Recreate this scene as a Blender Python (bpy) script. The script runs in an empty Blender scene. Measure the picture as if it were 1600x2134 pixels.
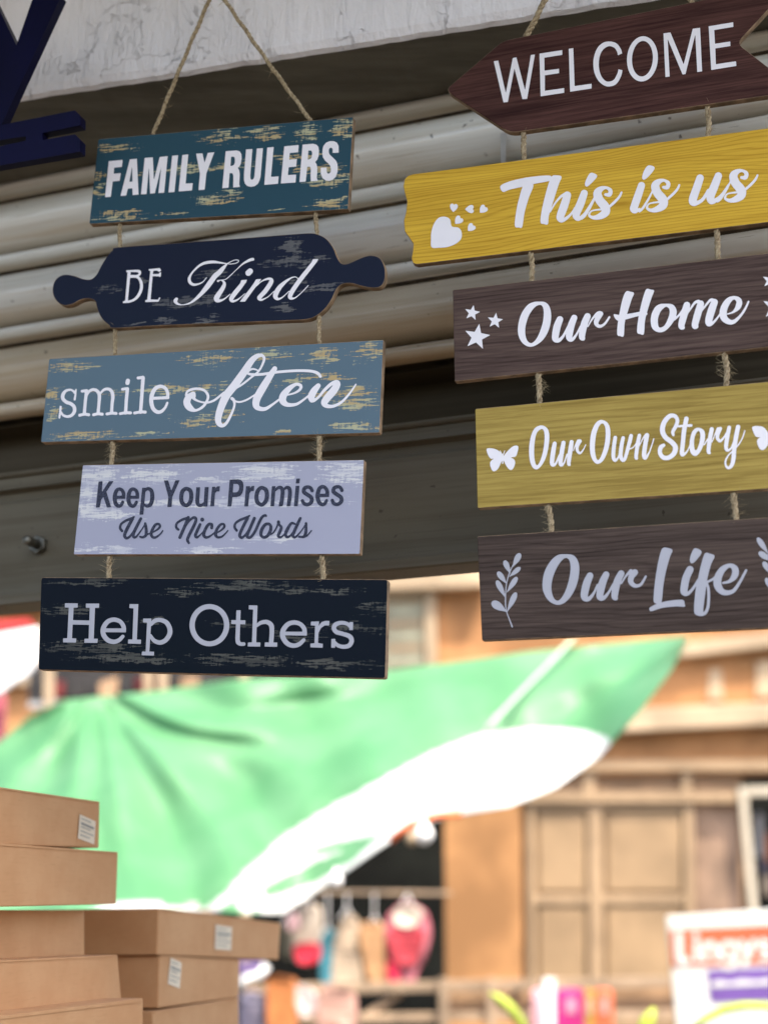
import bpy, math, random
import numpy as np
from mathutils import Vector, Matrix

random.seed(7)
R = math.radians
# ------------------------------------------------------------------ camera, sky, sun, exposure
scene = bpy.context.scene
COL = scene.collection
F_PX, CX, CY = 3080.0, 800.0, 1067.0          # focal length and centre in photograph pixels (1600 x 2134)
PITCH, ROLL, EYE = R(14.8), R(0.7), 1.6
FWD = Vector((0, math.cos(PITCH), math.sin(PITCH)))
RT0 = Vector((1, 0, 0)); UP0 = Vector((0, -math.sin(PITCH), math.cos(PITCH)))
RT = RT0 * math.cos(ROLL) - UP0 * math.sin(ROLL)
UP = RT0 * math.sin(ROLL) + UP0 * math.cos(ROLL)
CAM = Vector((0, 0, EYE))
cd = bpy.data.cameras.new('camera'); cam = bpy.data.objects.new('camera', cd); COL.objects.link(cam)
M = Matrix.Identity(4)
for i, v in enumerate((RT, UP, -FWD)):
    for j in range(3): M[j][i] = v[j]
M.translation = CAM
cam.matrix_world = M
cd.sensor_fit = 'VERTICAL'; cd.sensor_height = 24; cd.lens = 24 * F_PX / 2134
cd.clip_start = 0.05; cd.clip_end = 2000
cd.dof.use_dof = True; cd.dof.focus_distance = 1.55; cd.dof.aperture_fstop = 2.0
scene.camera = cam

SUN_EL, SUN_AZ = R(60), R(150)                 # azimuth clockwise from +Y: behind the camera, to the right
world = bpy.data.worlds.new('World'); scene.world = world; world.use_nodes = True
wn = world.node_tree.nodes; wl = world.node_tree.links
for n in list(wn): wn.remove(n)
wo = wn.new('ShaderNodeOutputWorld'); bg = wn.new('ShaderNodeBackground'); sk = wn.new('ShaderNodeTexSky')
sk.sky_type = 'NISHITA'; sk.sun_disc = False; sk.sun_elevation = SUN_EL; sk.sun_rotation = SUN_AZ
sk.air_density = 1.0; sk.dust_density = 4.0; sk.ozone_density = 1.0
bg.inputs['Strength'].default_value = 0.15
wl.new(sk.outputs[0], bg.inputs[0]); wl.new(bg.outputs[0], wo.inputs[0])
sd = bpy.data.lights.new('sun', 'SUN'); sun = bpy.data.objects.new('sun', sd); COL.objects.link(sun)
sd.energy = 2.0; sd.angle = R(0.5); sd.color = (1.0, 0.95, 0.86)
sdir = Vector((math.sin(SUN_AZ) * math.cos(SUN_EL), math.cos(SUN_AZ) * math.cos(SUN_EL), math.sin(SUN_EL)))
sun.rotation_euler = sdir.to_track_quat('Z', 'Y').to_euler()
vs = scene.view_settings
vs.view_transform = 'Standard'; vs.look = 'None'; vs.gamma = 1; vs.use_curve_mapping = False
vs.exposure = 2.06

# ------------------------------------------------------------------ helpers
def ray(px, py):
    return (RT * ((px - CX) / F_PX) - UP * ((py - CY) / F_PX) + FWD)

class Plane:
    """vertical plane: right end nearer by yaw; u along it, n towards the camera side"""
    def __init__(s, px, py, Y, yaw, roll=0.0):
        r = ray(px, py); s.p = CAM + r * (Y / r.y)
        s.u = Vector((math.cos(yaw), -math.sin(yaw), 0)); s.n = Vector((-math.sin(yaw), -math.cos(yaw), 0))
        s.yaw = yaw
    def at(s, px, py, off=0.0):
        r = ray(px, py); q = s.p + s.n * off
        t = (q - CAM).dot(s.n) / r.dot(s.n)
        return CAM + r * t
def at(px, py, Y):
    r = ray(px, py); return CAM + r * (Y / r.y)

def empty(name, loc=(0, 0, 0), rot=None):
    o = bpy.data.objects.new(name, None); COL.objects.link(o)
    if rot is not None: o.rotation_euler = rot.to_euler() if hasattr(rot, 'to_euler') else rot
    o.location = loc; o.empty_display_size = 0.05
    return o
def tag(o, label=None, cat=None, group=None, kind=None):
    if label: o['label'] = label
    if cat: o['category'] = cat
    if group: o['group'] = group
    if kind: o['kind'] = kind
    return o
def mesh(name, verts, faces, mats, parent=None, smooth=False, fm=None, world_space=False):
    me = bpy.data.meshes.new(name)
    me.from_pydata([tuple(v) for v in verts], [], faces)
    for m in (mats if isinstance(mats, (list, tuple)) else [mats]): me.materials.append(m)
    if fm is not None: me.polygons.foreach_set('material_index', fm)
    if smooth: me.polygons.foreach_set('use_smooth', [True] * len(me.polygons))
    me.update()
    o = bpy.data.objects.new(name, me); COL.objects.link(o)
    if parent:
        o.parent = parent
        if world_space: o.matrix_parent_inverse = mw(parent).inverted()
    return o
def mw(o):
    m = Matrix.LocRotScale(o.location, o.rotation_euler, o.scale)
    return (mw(o.parent) @ o.matrix_parent_inverse @ m) if o.parent else m
def bevel(o, w, seg=2, angle=35):
    b = o.modifiers.new('bevel', 'BEVEL'); b.width = w; b.segments = seg; b.limit_method = 'ANGLE'; b.angle_limit = R(angle)
    return o

# box-like solids collected into one mesh
class MB:
    def __init__(s): s.v = []; s.f = []
    def add(s, vs, fs):
        k = len(s.v); s.v += [tuple(v) for v in vs]; s.f += [tuple(i + k for i in f) for f in fs]
    def box(s, c, d, rz=0.0):
        cx, cy, cz = c; a, b, h = d[0] / 2, d[1] / 2, d[2] / 2
        vs = []
        for x, y, z in ((-a, -b, -h), (a, -b, -h), (a, b, -h), (-a, b, -h), (-a, -b, h), (a, -b, h), (a, b, h), (-a, b, h)):
            vs.append((cx + x * math.cos(rz) - y * math.sin(rz), cy + x * math.sin(rz) + y * math.cos(rz), cz + z))
        s.add(vs, [(0, 3, 2, 1), (4, 5, 6, 7), (0, 1, 5, 4), (1, 2, 6, 5), (2, 3, 7, 6), (3, 0, 4, 7)]); return s
    def prism(s, pts, d):                      # front outline pts, extruded by vector d
        n = len(pts); d = Vector(d)
        vs = [Vector(p) for p in pts] + [Vector(p) + d for p in pts]
        s.add(vs, [tuple(range(n)), tuple(range(2 * n - 1, n - 1, -1))] + [(i, i + n, (i + 1) % n + n, (i + 1) % n) for i in range(n)]); return s
    def tube(s, pts, r, n=8, cap=True, taper=None):
        pts = [Vector(p) for p in pts]; rings = []
        k0 = len(s.v); up = Vector((0.13, 0.21, 0.97))
        for i, p in enumerate(pts):
            t = (pts[min(i + 1, len(pts) - 1)] - pts[max(i - 1, 0)]).normalized()
            a = t.cross(up)
            if a.length < 1e-4: a = t.cross(Vector((1, 0, 0)))
            a.normalize(); b = t.cross(a)
            rr = r if taper is None else r * taper[i]
            for k in range(n):
                w = 2 * math.pi * k / n
                s.v.append(tuple(p + a * (math.cos(w) * rr) + b * (math.sin(w) * rr)))
        for i in range(len(pts) - 1):
            for k in range(n):
                a0 = k0 + i * n + k; a1 = k0 + i * n + (k + 1) % n
                s.f.append((a0, a1, a1 + n, a0 + n))
        if cap:
            s.f.append(tuple(k0 + k for k in range(n - 1, -1, -1)))
            s.f.append(tuple(k0 + (len(pts) - 1) * n + k for k in range(n)))
        return s
    def build(s, name, mat, parent=None, smooth=False, ws=True):
        return mesh(name, s.v, s.f, mat, parent, smooth, world_space=ws)

# ------------------------------------------------------------------ materials
class NT:
    def __init__(s, name):
        s.m = bpy.data.materials.new(name); s.m.use_nodes = True
        s.n = s.m.node_tree.nodes; s.l = s.m.node_tree.links
        s.b = s.n['Principled BSDF']; s.out = s.n['Material Output']
        s._co = None
    def N(s, t, **kw):
        x = s.n.new(t)
        for k, v in kw.items(): setattr(x, k, v)
        return x
    def L(s, a, b): s.l.new(a, b)
    def set(s, sock, v):
        if hasattr(v, 'is_linked') or isinstance(v, bpy.types.NodeSocket): s.L(v, sock)
        else: sock.default_value = v
    def co(s):
        if not s._co: s._co = s.N('ShaderNodeTexCoord')
        return s._co.outputs['Object']
    def map(s, scale=(1, 1, 1), loc=(0, 0, 0)):
        m = s.N('ShaderNodeMapping'); s.L(s.co(), m.inputs[0]); m.inputs['Scale'].default_value = scale; m.inputs['Location'].default_value = loc
        return m.outputs[0]
    def noise(s, vec, scale=1, detail=4, rough=0.55, dist=0.0):
        x = s.N('ShaderNodeTexNoise'); s.L(vec, x.inputs['Vector'])
        x.inputs['Scale'].default_value = scale; x.inputs['Detail'].default_value = detail
        x.inputs['Roughness'].default_value = rough; x.inputs['Distortion'].default_value = dist
        return x.outputs['Fac']
    def math(s, op, a, b=0.0, c=None, clamp=False):
        x = s.N('ShaderNodeMath', operation=op, use_clamp=clamp)
        s.set(x.inputs[0], a); s.set(x.inputs[1], b)
        if c is not None: s.set(x.inputs[2], c)
        return x.outputs[0]
    def ramp(s, v, lo, hi):
        x = s.N('ShaderNodeMapRange', interpolation_type='SMOOTHSTEP')
        s.set(x.inputs[0], v); x.inputs[1].default_value = lo; x.inputs[2].default_value = hi
        return x.outputs[0]
    def mix(s, f, a, b):
        x = s.N('ShaderNodeMix', data_type='RGBA')
        s.set(x.inputs['Factor'], f)
        for i, c in ((6, a), (7, b)):
            if isinstance(c, (tuple, list)): x.inputs[i].default_value = (*c[:3], 1)
            else: s.L(c, x.inputs[i])
        return x.outputs[2]
    def bump(s, h, strength=0.3, dist=0.001):
        x = s.N('ShaderNodeBump'); x.inputs['Strength'].default_value = strength; x.inputs['Distance'].default_value = dist
        s.L(h, x.inputs['Height']); s.L(x.outputs[0], s.b.inputs['Normal'])
    def fin(s, col, rough=0.5, spec=0.5, metal=0.0, coat=0.0):
        if isinstance(col, (tuple, list)): s.b.inputs['Base Color'].default_value = (*col[:3], 1)
        else: s.L(col, s.b.inputs['Base Color'])
        s.set(s.b.inputs['Roughness'], rough); s.b.inputs['Specular IOR Level'].default_value = spec
        s.b.inputs['Metallic'].default_value = metal; s.b.inputs['Coat Weight'].default_value = coat
        return s.m

def lin(r, g, b):
    f = lambda c: ((c / 255 + 0.055) / 1.055) ** 2.4 if c > 10 else c / 255 / 12.92
    return (f(r), f(g), f(b))

def plain(name, col, rough=0.6, var=0.12, scale=8, spec=0.4, metal=0.0, bump=0.0):
    t = NT(name); n = t.noise(t.map((1, 1, 1)), scale, 5, 0.6)
    c2 = tuple(c * (1 - var * 1.6) for c in col); c1 = tuple(min(1, c * (1 + var)) for c in col)
    if bump: t.bump(n, bump, 0.002)
    return t.fin(t.mix(t.ramp(n, 0.35, 0.68), c2, c1), rough, spec, metal)

def printed_board(name, base, base2, wear, wear2, patches, W, H, sx=42, sz=430, thr=0.52, sparse=0.0, seed=0.0, rough=0.42):
    """distressed paint print: patches are (u, v, ru, rv) in board fractions, streaks run along the board"""
    t = NT(name)
    fine = t.noise(t.map((sx, 1, sz), (seed, 0, seed)), 1.0, 5, 0.7, 0.3)
    vert = t.noise(t.map((330, 1, 60), (seed * 3, 0, 2)), 1.0, 3, 0.6)
    wx = t.N('ShaderNodeTexNoise'); t.L(t.map((38, 1, 130), (seed, 3, 0)), wx.inputs['Vector']); wx.inputs['Scale'].default_value = 1.0; wx.inputs['Detail'].default_value = 3
    wv = t.N('ShaderNodeVectorMath', operation='MULTIPLY_ADD'); t.L(wx.outputs['Color'], wv.inputs[0]); wv.inputs[1].default_value = (0.050, 0, 0.018); t.L(t.co(), wv.inputs[2])
    wp = t.N('ShaderNodeVectorMath', operation='ADD'); t.L(wv.outputs[0], wp.inputs[0]); wp.inputs[1].default_value = (-0.025, 0, -0.009)
    mask = None
    for (u, v, ru, rv) in patches:
        mp = t.N('ShaderNodeMapping', vector_type='POINT')
        t.L(wp.outputs[0], mp.inputs[0])
        cx, cz = (u - 0.5) * W, (0.5 - v) * H
        mp.inputs['Scale'].default_value = (1 / (ru * W), 0, 1 / (rv * H))
        mp.inputs['Location'].default_value = (-cx / (ru * W), 0, -cz / (rv * H))
        ln = t.N('ShaderNodeVectorMath', operation='LENGTH'); t.L(mp.outputs[0], ln.inputs[0])
        d = t.math('SUBTRACT', 1.0, ln.outputs['Value'])
        mask = d if mask is None else t.math('MAXIMUM', mask, d)
    mask = t.math('MINIMUM', t.math('MAXIMUM', mask, -0.75), 0.6)
    v = t.math('ADD', t.math('MULTIPLY', mask, 0.26), t.math('ADD', t.math('MULTIPLY', fine, 1.15), t.math('MULTIPLY', vert, 0.35)))
    w = t.ramp(t.math('ADD', v, sparse), thr, thr + 0.05)
    tone = t.noise(t.map((14, 1, 90), (3 + seed, 0, 1)), 1.0, 5, 0.6)
    cw = t.mix(t.ramp(tone, 0.42, 0.6), wear, wear2)
    cb = t.mix(t.noise(t.map((5, 1, 9)), 1.0, 5, 0.6), base, base2)
    grit = t.noise(t.map((900, 900, 900)), 1.0, 2, 0.5)
    t.bump(grit, 0.12, 0.0006)
    return t.fin(t.mix(w, cb, cw), rough + 0.15, 0.06)

def wood_board(name, dark, light, rings=10.0, sx=2.2, sz=16, seed=0.0, fine_amt=0.6, rough=0.42, cont=0.7, line=150):
    t = NT(name)
    warp = t.noise(t.map((sx, 1, sz), (seed, 0, seed * 2)), 1.0, 2, 0.45, 0.35)
    sep = t.N('ShaderNodeSeparateXYZ'); t.L(t.co(), sep.inputs[0])
    wob = t.noise(t.map((7, 1, 60), (seed, 5, 0)), 1.0, 3, 0.6)
    r = t.math('FRACT', t.math('ADD', t.math('MULTIPLY', warp, rings), t.math('ADD', t.math('MULTIPLY', sep.outputs['Z'], line), t.math('MULTIPLY', wob, 1.6))))
    r = t.math('ABSOLUTE', t.math('SUBTRACT', t.math('MULTIPLY', r, 2.0), 1.0))
    streak = t.noise(t.map((10, 1, 300), (seed, 0, 0)), 1.0, 5, 0.7, 0.4)
    streak2 = t.noise(t.map((3, 1, 80), (seed, 0, 4)), 1.0, 4, 0.6)
    v = t.math('ADD', t.math('MULTIPLY', t.ramp(r, 0.0, 0.5), cont * 0.55), t.math('MULTIPLY', t.ramp(streak, 0.38, 0.62), fine_amt * 0.6))
    v = t.math('ADD', v, t.math('MULTIPLY', t.ramp(streak2, 0.35, 0.65), 0.30), clamp=True)
    t.bump(streak, 0.15, 0.0004)
    return t.fin(t.mix(v, dark, light), rough + 0.12, 0.07)
# ------------------------------------------------------------------ lettering: drawn as outlines and pen strokes, turned into flat vinyl shapes
FR = dict(A=(210, 290, 6.154), B=(455, 280, 6.154), C=(250, 535, 7.273), D=(450, 530, 7.273), E=(115, 770, 6.154), F=(370, 730, 4.2105),
          G=(195, 985, 5.714), H=(455, 985, 5.714), I=(120, 1240, 5.0), J=(430, 1240, 5.0), K=(1020, 30, 5.714), L=(1290, 20, 5.161),
          M=(880, 330, 4.2105), N=(1230, 330, 4.324), O=(950, 590, 4.848), P=(1260, 560, 4.706), Q=(1000, 870, 5.333), R=(1300, 850, 5.333),
          S=(1010, 1130, 5.0), T=(1320, 1110, 5.714), Z=(0, 0, 1.0))
def prs(t, n):
    a = [float(q) for q in t.replace(',', ' ').split()]
    return [tuple(a[i:i + n]) for i in range(0, len(a), n)]
def crom(P, closed, step):
    P = np.array(P, float); n = len(P); out = []
    if n == 2 and not closed:
        k = max(2, int(np.hypot(*(P[1] - P[0])[:2]) / step)); return [P[0] + (P[1] - P[0]) * i / k for i in range(k + 1)]
    for i in range(n if closed else n - 1):
        if closed: a, b, c, d = P[(i - 1) % n], P[i], P[(i + 1) % n], P[(i + 2) % n]
        else: a, b, c, d = P[max(i - 1, 0)], P[i], P[i + 1], P[min(i + 2, n - 1)]
        L = np.hypot(*(c - b)[:2]); k = max(1, int(math.ceil(L / step)))
        # centripetal-ish: plain Catmull-Rom with tension
        for j in range(k):
            t = j / k
            out.append(0.5 * ((2 * b) + (-a + c) * t + (2 * a - 5 * b + 4 * c - d) * t * t + (-a + 3 * b - 3 * c + d) * t ** 3))
    if not closed: out.append(P[-1])
    return out
def heart(tip, notch):
    t = np.array(tip, float); n = np.array(notch, float); ax = n - t; L = np.hypot(*ax); e = ax / L; p = np.array((-e[1], e[0]))
    half = [(0.0, 0.0), (0.2, .23), (0.42, .42), (.72, .56), (1.0, .58), (1.2, .42), (1.24, .22), (1.12, .05)]
    pts = [t + e * a * L + p * b * L for a, b in half] + [t + e * a * L - p * b * L for a, b in half[:0:-1]]
    return [tuple(q) for q in pts]
def star(c, top, inner=0.42):
    a0 = math.atan2(top[1] - c[1], top[0] - c[0]); r = math.hypot(top[0] - c[0], top[1] - c[1])
    return [(c[0] + math.cos(a0 + k * math.pi / 5) * (r if k % 2 == 0 else r * inner), c[1] + math.sin(a0 + k * math.pi / 5) * (r if k % 2 == 0 else r * inner)) for k in range(10)]
def leafs(base, tip, w):
    b = np.array(base, float); t = np.array(tip, float); ax = t - b; L = np.hypot(*ax); e = ax / L; p = np.array((-e[1], e[0]))
    h = [(0, .03), (.2, .2), (.45, .42), (.7, .5), (.88, .38), (.98, .15)]
    return [tuple(b + e * a * L + p * q * w) for a, q in h] + [tuple(b + e * a * L - p * q * w) for a, q in h[::-1]]
def ell(cx, cy, rx, ry, shear=0.0):
    return [(cx + rx * math.cos(a) - shear * ry * math.sin(a), cy + ry * math.sin(a)) for a in np.linspace(0, 2 * math.pi, 25)[:-1]]

class Field:
    """signed field on a pixel grid: union of strokes and outlines, then contoured into faces"""
    def __init__(s, items, h=0.8):
        s.h = h; s.ops = []; xs = []; ys = []
        for it in items:
            fr, kind = it[0], it[1]; ox, oy, sc = FR[fr]; data = it[2]
            if kind in 'KB':
                P = prs(data, 3) if isinstance(data, str) else data
                P = [(ox + x / sc, oy + y / sc, max(w / sc, 1.7) / 2) for x, y, w in P]
                P = crom(P, False, 0.6); s.ops.append(('K', P))
            else:
                P = prs(data, 2) if isinstance(data, str) else data
                P = [(ox + x / sc, oy + y / sc) for x, y in P]
                if kind in 'sh': P = crom(P, True, 1.5)
                s.ops.append(('add' if kind in 'Ps' else 'sub', P))
            if kind in 'KBPs':
                xs += [q[0] for q in P]; ys += [q[1] for q in P]
        s.x0, s.y0 = min(xs) - 9, min(ys) - 9
        s.nx = int((max(xs) + 9 - s.x0) / h) + 1; s.ny = int((max(ys) + 9 - s.y0) / h) + 1
        s.f = np.full((s.ny, s.nx), -9.0)
        for op, P in s.ops:
            if op == 'K':
                for q in P:
                    x, y, r = float(q[0]), float(q[1]), max(float(q[2]), 0.6)
                    i0 = max(0, int((x - r - 2 - s.x0) / h)); i1 = min(s.nx, int((x + r + 2 - s.x0) / h) + 2)
                    j0 = max(0, int((y - r - 2 - s.y0) / h)); j1 = min(s.ny, int((y + r + 2 - s.y0) / h) + 2)
                    X = s.x0 + np.arange(i0, i1) * h; Y = s.y0 + np.arange(j0, j1) * h
                    d = r - np.sqrt((X[None, :] - x) ** 2 + (Y[:, None] - y) ** 2)
                    s.f[j0:j1, i0:i1] = np.maximum(s.f[j0:j1, i0:i1], d)
            else:
                A = np.array([(q[0], q[1]) for q in P]); B = np.roll(A, -1, 0)
                i0 = max(0, int((A[:, 0].min() - 3 - s.x0) / h)); i1 = min(s.nx, int((A[:, 0].max() + 3 - s.x0) / h) + 2)
                j0 = max(0, int((A[:, 1].min() - 3 - s.y0) / h)); j1 = min(s.ny, int((A[:, 1].max() + 3 - s.y0) / h) + 2)
                X, Y = np.meshgrid(s.x0 + np.arange(i0, i1) * h, s.y0 + np.arange(j0, j1) * h)
                D = np.full(X.shape, 1e9); ins = np.zeros(X.shape, bool)
                for (ax, ay), (bx, by) in zip(A, B):
                    ex, ey = bx - ax, by - ay; l2 = ex * ex + ey * ey + 1e-12
                    t = np.clip(((X - ax) * ex + (Y - ay) * ey) / l2, 0, 1)
                    D = np.minimum(D, (X - ax - t * ex) ** 2 + (Y - ay - t * ey) ** 2)
                    if abs(ey) > 1e-9:
                        c = ((ay > Y) != (by > Y)) & (X < (bx - ax) * (Y - ay) / (by - ay) + ax); ins ^= c
                D = np.sqrt(D); D[~ins] *= -1
                W = s.f[j0:j1, i0:i1]
                s.f[j0:j1, i0:i1] = np.maximum(W, D) if op == 'add' else np.minimum(W, -D)
    def faces(s):
        f = s.f; h = s.h; V = {}; vs = []; fs = []
        def vid(x, y):
            k = (round(x, 4), round(y, 4))
            if k not in V: V[k] = len(vs); vs.append((s.x0 + x * h, s.y0 + y * h))
            return V[k]
        p = f > 0
        cnt = p[:-1, :-1].astype(int) + p[:-1, 1:] + p[1:, :-1] + p[1:, 1:]
        for j in range(s.ny - 1):
            row = cnt[j]; i = 0; nz = np.nonzero(row)[0]; last = -1
            for i in nz:
                if i <= last: continue
                if row[i] == 4:
                    e = i
                    while e + 1 < s.nx - 1 and row[e + 1] == 4: e += 1
                    fs.append((vid(i, j), vid(e + 1, j), vid(e + 1, j + 1), vid(i, j + 1))); last = e
                else:
                    c = [(i, j), (i + 1, j), (i + 1, j + 1), (i, j + 1)]; poly = []
                    for a in range(4):
                        x0, y0 = c[a]; x1, y1 = c[(a + 1) % 4]; fa, fb = f[y0, x0], f[y1, x1]
                        if fa > 0: poly.append(vid(x0, y0))
                        if (fa > 0) != (fb > 0):
                            t = fa / (fa - fb); poly.append(vid(x0 + (x1 - x0) * t, y0 + (y1 - y0) * t))
                    q = []
                    for a in poly:
                        if not q or q[-1] != a: q.append(a)
                    if len(q) > 2 and q[0] == q[-1]: q.pop()
                    if len(q) >= 3: fs.append(tuple(q))
        return vs, fs

W_ = {}   # word -> items
W_['FAMILY'] = [
 ('A','P','108 285 285 268 277 358 178 368 170 445 262 437 248 536 158 545 134 742 60 745'),
 ('A','P','378 262 468 252 490 712 414 720 410 632 352 638 332 725 258 730'), ('A','H','408 345 411 545 371 549'),
 ('A','P','568 243 672 235 686 528 760 232 862 220 818 688 744 694 782 350 698 696 638 700 622 350 592 706 520 710'),
 ('A','P','920 215 996 208 950 680 872 685'), ('A','P','1050 205 1126 198 1092 572 1184 566 1174 660 1003 672'),
 ('A','P','1226 188 1308 184 1334 305 1376 178 1460 170 1358 440 1336 650 1257 655 1276 445')]
W_['RULERS'] = [
 ('B','P','98 218 240 208 278 222 298 255 302 310 292 375 276 412 252 432 270 462 277 510 276 560 270 640 280 675 192 684 195 590 195 540 190 512 175 498 148 500 134 688 54 692'),
 ('B','H','168 290 198 288 212 300 216 325 214 365 205 390 188 403 158 408'),
 ('B','P','358 195 440 190 412 540 415 565 422 580 435 584 450 578 460 560 465 540 496 184 575 178 545 540 532 590 510 635 470 666 420 676 375 665 345 635 332 590 332 520'),
 ('B','P','630 172 712 164 678 548 776 540 768 636 592 650'),
 ('B','P','848 156 1032 138 1026 232 918 242 910 326 1010 318 1000 416 904 424 894 524 1000 518 992 620 803 632'),
 ('B','P','1082 134 1215 122 1262 135 1286 165 1292 215 1288 275 1272 325 1243 357 1262 385 1271 430 1270 500 1264 560 1278 598 1188 604 1184 520 1188 450 1182 425 1168 416 1142 420 1122 608 1042 614'),
 ('B','H','1156 210 1188 208 1202 225 1205 250 1200 290 1186 315 1148 326'),
 ('B','P','1545 238 1466 240 1468 200 1460 180 1445 172 1430 178 1418 200 1418 235 1430 262 1470 300 1510 340 1528 380 1532 430 1528 490 1505 550 1465 585 1420 600 1375 592 1335 560 1315 505 1314 430 1392 426 1390 470 1398 498 1412 507 1430 500 1443 480 1445 445 1435 405 1412 375 1370 340 1342 295 1335 245 1338 190 1352 145 1385 108 1430 90 1480 90 1520 108 1543 150')]
W_['BE'] = [
 ('C','P','100 210 180 203 280 200 308 206 325 225 327 252 315 280 290 298 320 330 345 375 356 430 352 490 335 545 305 600 265 645 215 678 150 700 50 706 52 680 85 665 122 240 104 235'),
 ('C','H','168 233 262 236 284 244 288 258 278 270 255 279 164 278'),
 ('C','H','160 322 245 320 275 338 298 375 310 420 308 475 290 535 262 585 225 628 180 655 125 666'),
 ('C','P','440 190 608 174 632 212 600 232 565 212 510 216 503 265 595 262 605 242 628 238 626 290 614 315 594 300 500 298 470 648 582 655 600 618 620 625 588 684 388 690 390 662 420 652 466 215 445 215')]
W_['Kind'] = [
 ('D','K','-140 358 6 -195 421 16 -260 452 26 -335 461 38 -385 430 46 -400 375 44 -375 310 30 -320 240 26 -240 170 34 -150 131 42 -35 118 42 60 128 28 180 145 12 240 148 10 310 135 10 350 105 12 330 88 12 280 92 10 220 118 8 180 142 8'),
 ('D','K','195 130 8 160 160 24 110 215 56 50 280 72 -15 338 76 -115 476 76 -225 606 54 -335 706 34 -415 750 22 -505 768 14 -575 752 34 -610 712 54 -592 680 46'),
 ('D','K','562 78 44 520 88 42 420 140 26 330 220 12 220 325 9 150 380 8 70 395 14 35 407 30'),
 ('D','K','90 396 10 125 425 36 130 465 52 98 530 64 45 610 74 12 670 80 30 705 54 90 698 32 150 665 20 220 605 10'),
 ('D','P','388 393 474 388 455 440 372 440'),
 ('D','K','420 430 58 350 520 68 270 620 70 235 680 62 262 712 40 330 690 22 400 635 12 440 600 8'),
 ('D','K','495 285 88 522 258 84'),
 ('D','P','612 380 692 377 648 440 560 560 445 718 366 720 440 620 520 520 580 435'),
 ('D','K','620 480 8 690 415 16 770 378 30 828 376 42 845 405 60 820 460 68 750 560 68 685 630 64 660 665 62 690 692 34 740 675 20 800 640 12 880 565 8'),
 ('D','K','1250 375 10 1210 345 10 1150 357 20 1060 415 42 970 500 68 915 590 74 905 645 66 940 680 38 1000 660 22 1060 610 14 1110 560 8'),
 ('D','P','1470 78 1553 73 1530 125 1450 130'),
 ('D','K','1492 120 60 1400 235 64 1270 400 66 1160 560 68 1125 640 64 1145 668 42 1200 662 20 1280 600 12 1350 530 9 1400 475 7')]
W_['smile'] = [
 ('E','K','272 262 22 266 320 24 256 386 28'), ('E','K','255 300 30 238 278 28 200 262 28 145 275 36 108 320 46 106 375 46 150 420 44 205 440 44 248 480 46 252 540 44 215 590 40 160 605 34 110 588 30 82 550 26'),
 ('E','K','76 480 28 70 550 28 60 620 24'),
 ('E','K','352 280 36 410 272 38'), ('E','K','408 280 44 392 420 40 380 565 42'), ('E','K','320 588 38 380 576 36 435 582 40'),
 ('E','K','410 340 22 440 285 34 490 260 38 540 275 42 572 330 44 566 450 40 556 560 42'), ('E','K','498 582 38 555 570 36 608 575 40'),
 ('E','K','585 310 22 630 262 34 690 253 38 730 285 44 745 350 44 735 450 40 728 560 42'), ('E','K','670 572 38 728 562 36 785 565 40'),
 ('E','K','932 174 54 938 146 54'), ('E','K','868 255 36 930 246 38'), ('E','K','932 250 44 918 400 42 908 560 42'), ('E','K','840 568 36 908 556 36 970 558 40'),
 ('E','K','1068 110 38 1130 103 42'), ('E','K','1132 110 46 1115 350 44 1100 550 44'), ('E','K','1024 560 38 1100 546 36 1158 548 42'),
 ('E','K','1250 372 38 1450 362 40'), ('E','K','1447 362 42 1446 300 42 1415 240 42 1350 218 44 1285 250 50 1245 330 54 1238 420 52 1260 500 50 1310 545 48 1365 540 42 1415 490 34 1442 430 30')]
W_['often'] = [
 ('F','K','78 395 20 88 365 20 124 345 22 180 338 22 240 355 22 270 400 24 258 450 22 220 500 24 160 528 24 110 505 56 85 460 62 100 415 56 140 385 44'),
 ('F','K','142 400 42 150 428 24 200 452 16 262 460 18 320 442 20 370 405 20 410 370 16'),
 ('F','K','740 45 28 700 52 40 650 95 54 580 200 66 500 310 68 430 400 70 385 500 64 360 590 58 365 640 48 395 662 32 430 640 26 470 570 22 500 490 20 496 440 24 480 422 24'),
 ('F','K','738 42 26 762 70 24 745 130 20 708 190 18 640 245 18 570 300 18 500 345 12'),
 ('F','K','712 180 12 665 165 17 625 182 20 622 205 20 665 214 24 740 212 24 800 203 24 900 190 24 1050 180 24 1170 184 25 1230 202 27 1254 230 26'),
 ('F','K','480 425 28 500 443 18 545 455 16 610 435 17 680 392 14'),
 ('F','K','855 162 42 810 232 56 750 330 66 700 420 66 690 480 58 715 510 42 770 515 32 830 480 22 890 435 18'),
 ('F','K','960 395 12 1030 375 18 1075 345 24 1082 312 28 1040 300 28 980 338 46 932 395 62 925 445 60 965 478 38 1040 475 26 1100 440 20 1150 400 16'),
 ('F','K','1236 312 42 1200 355 58 1175 405 62 1180 435 50'), ('F','K','1195 445 26 1240 410 22 1290 350 26 1345 300 30 1390 280 36 1402 300 56 1370 355 66 1310 425 64 1288 465 54 1315 490 36 1370 490 27 1440 455 23 1510 380 18 1565 300 13')]
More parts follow.
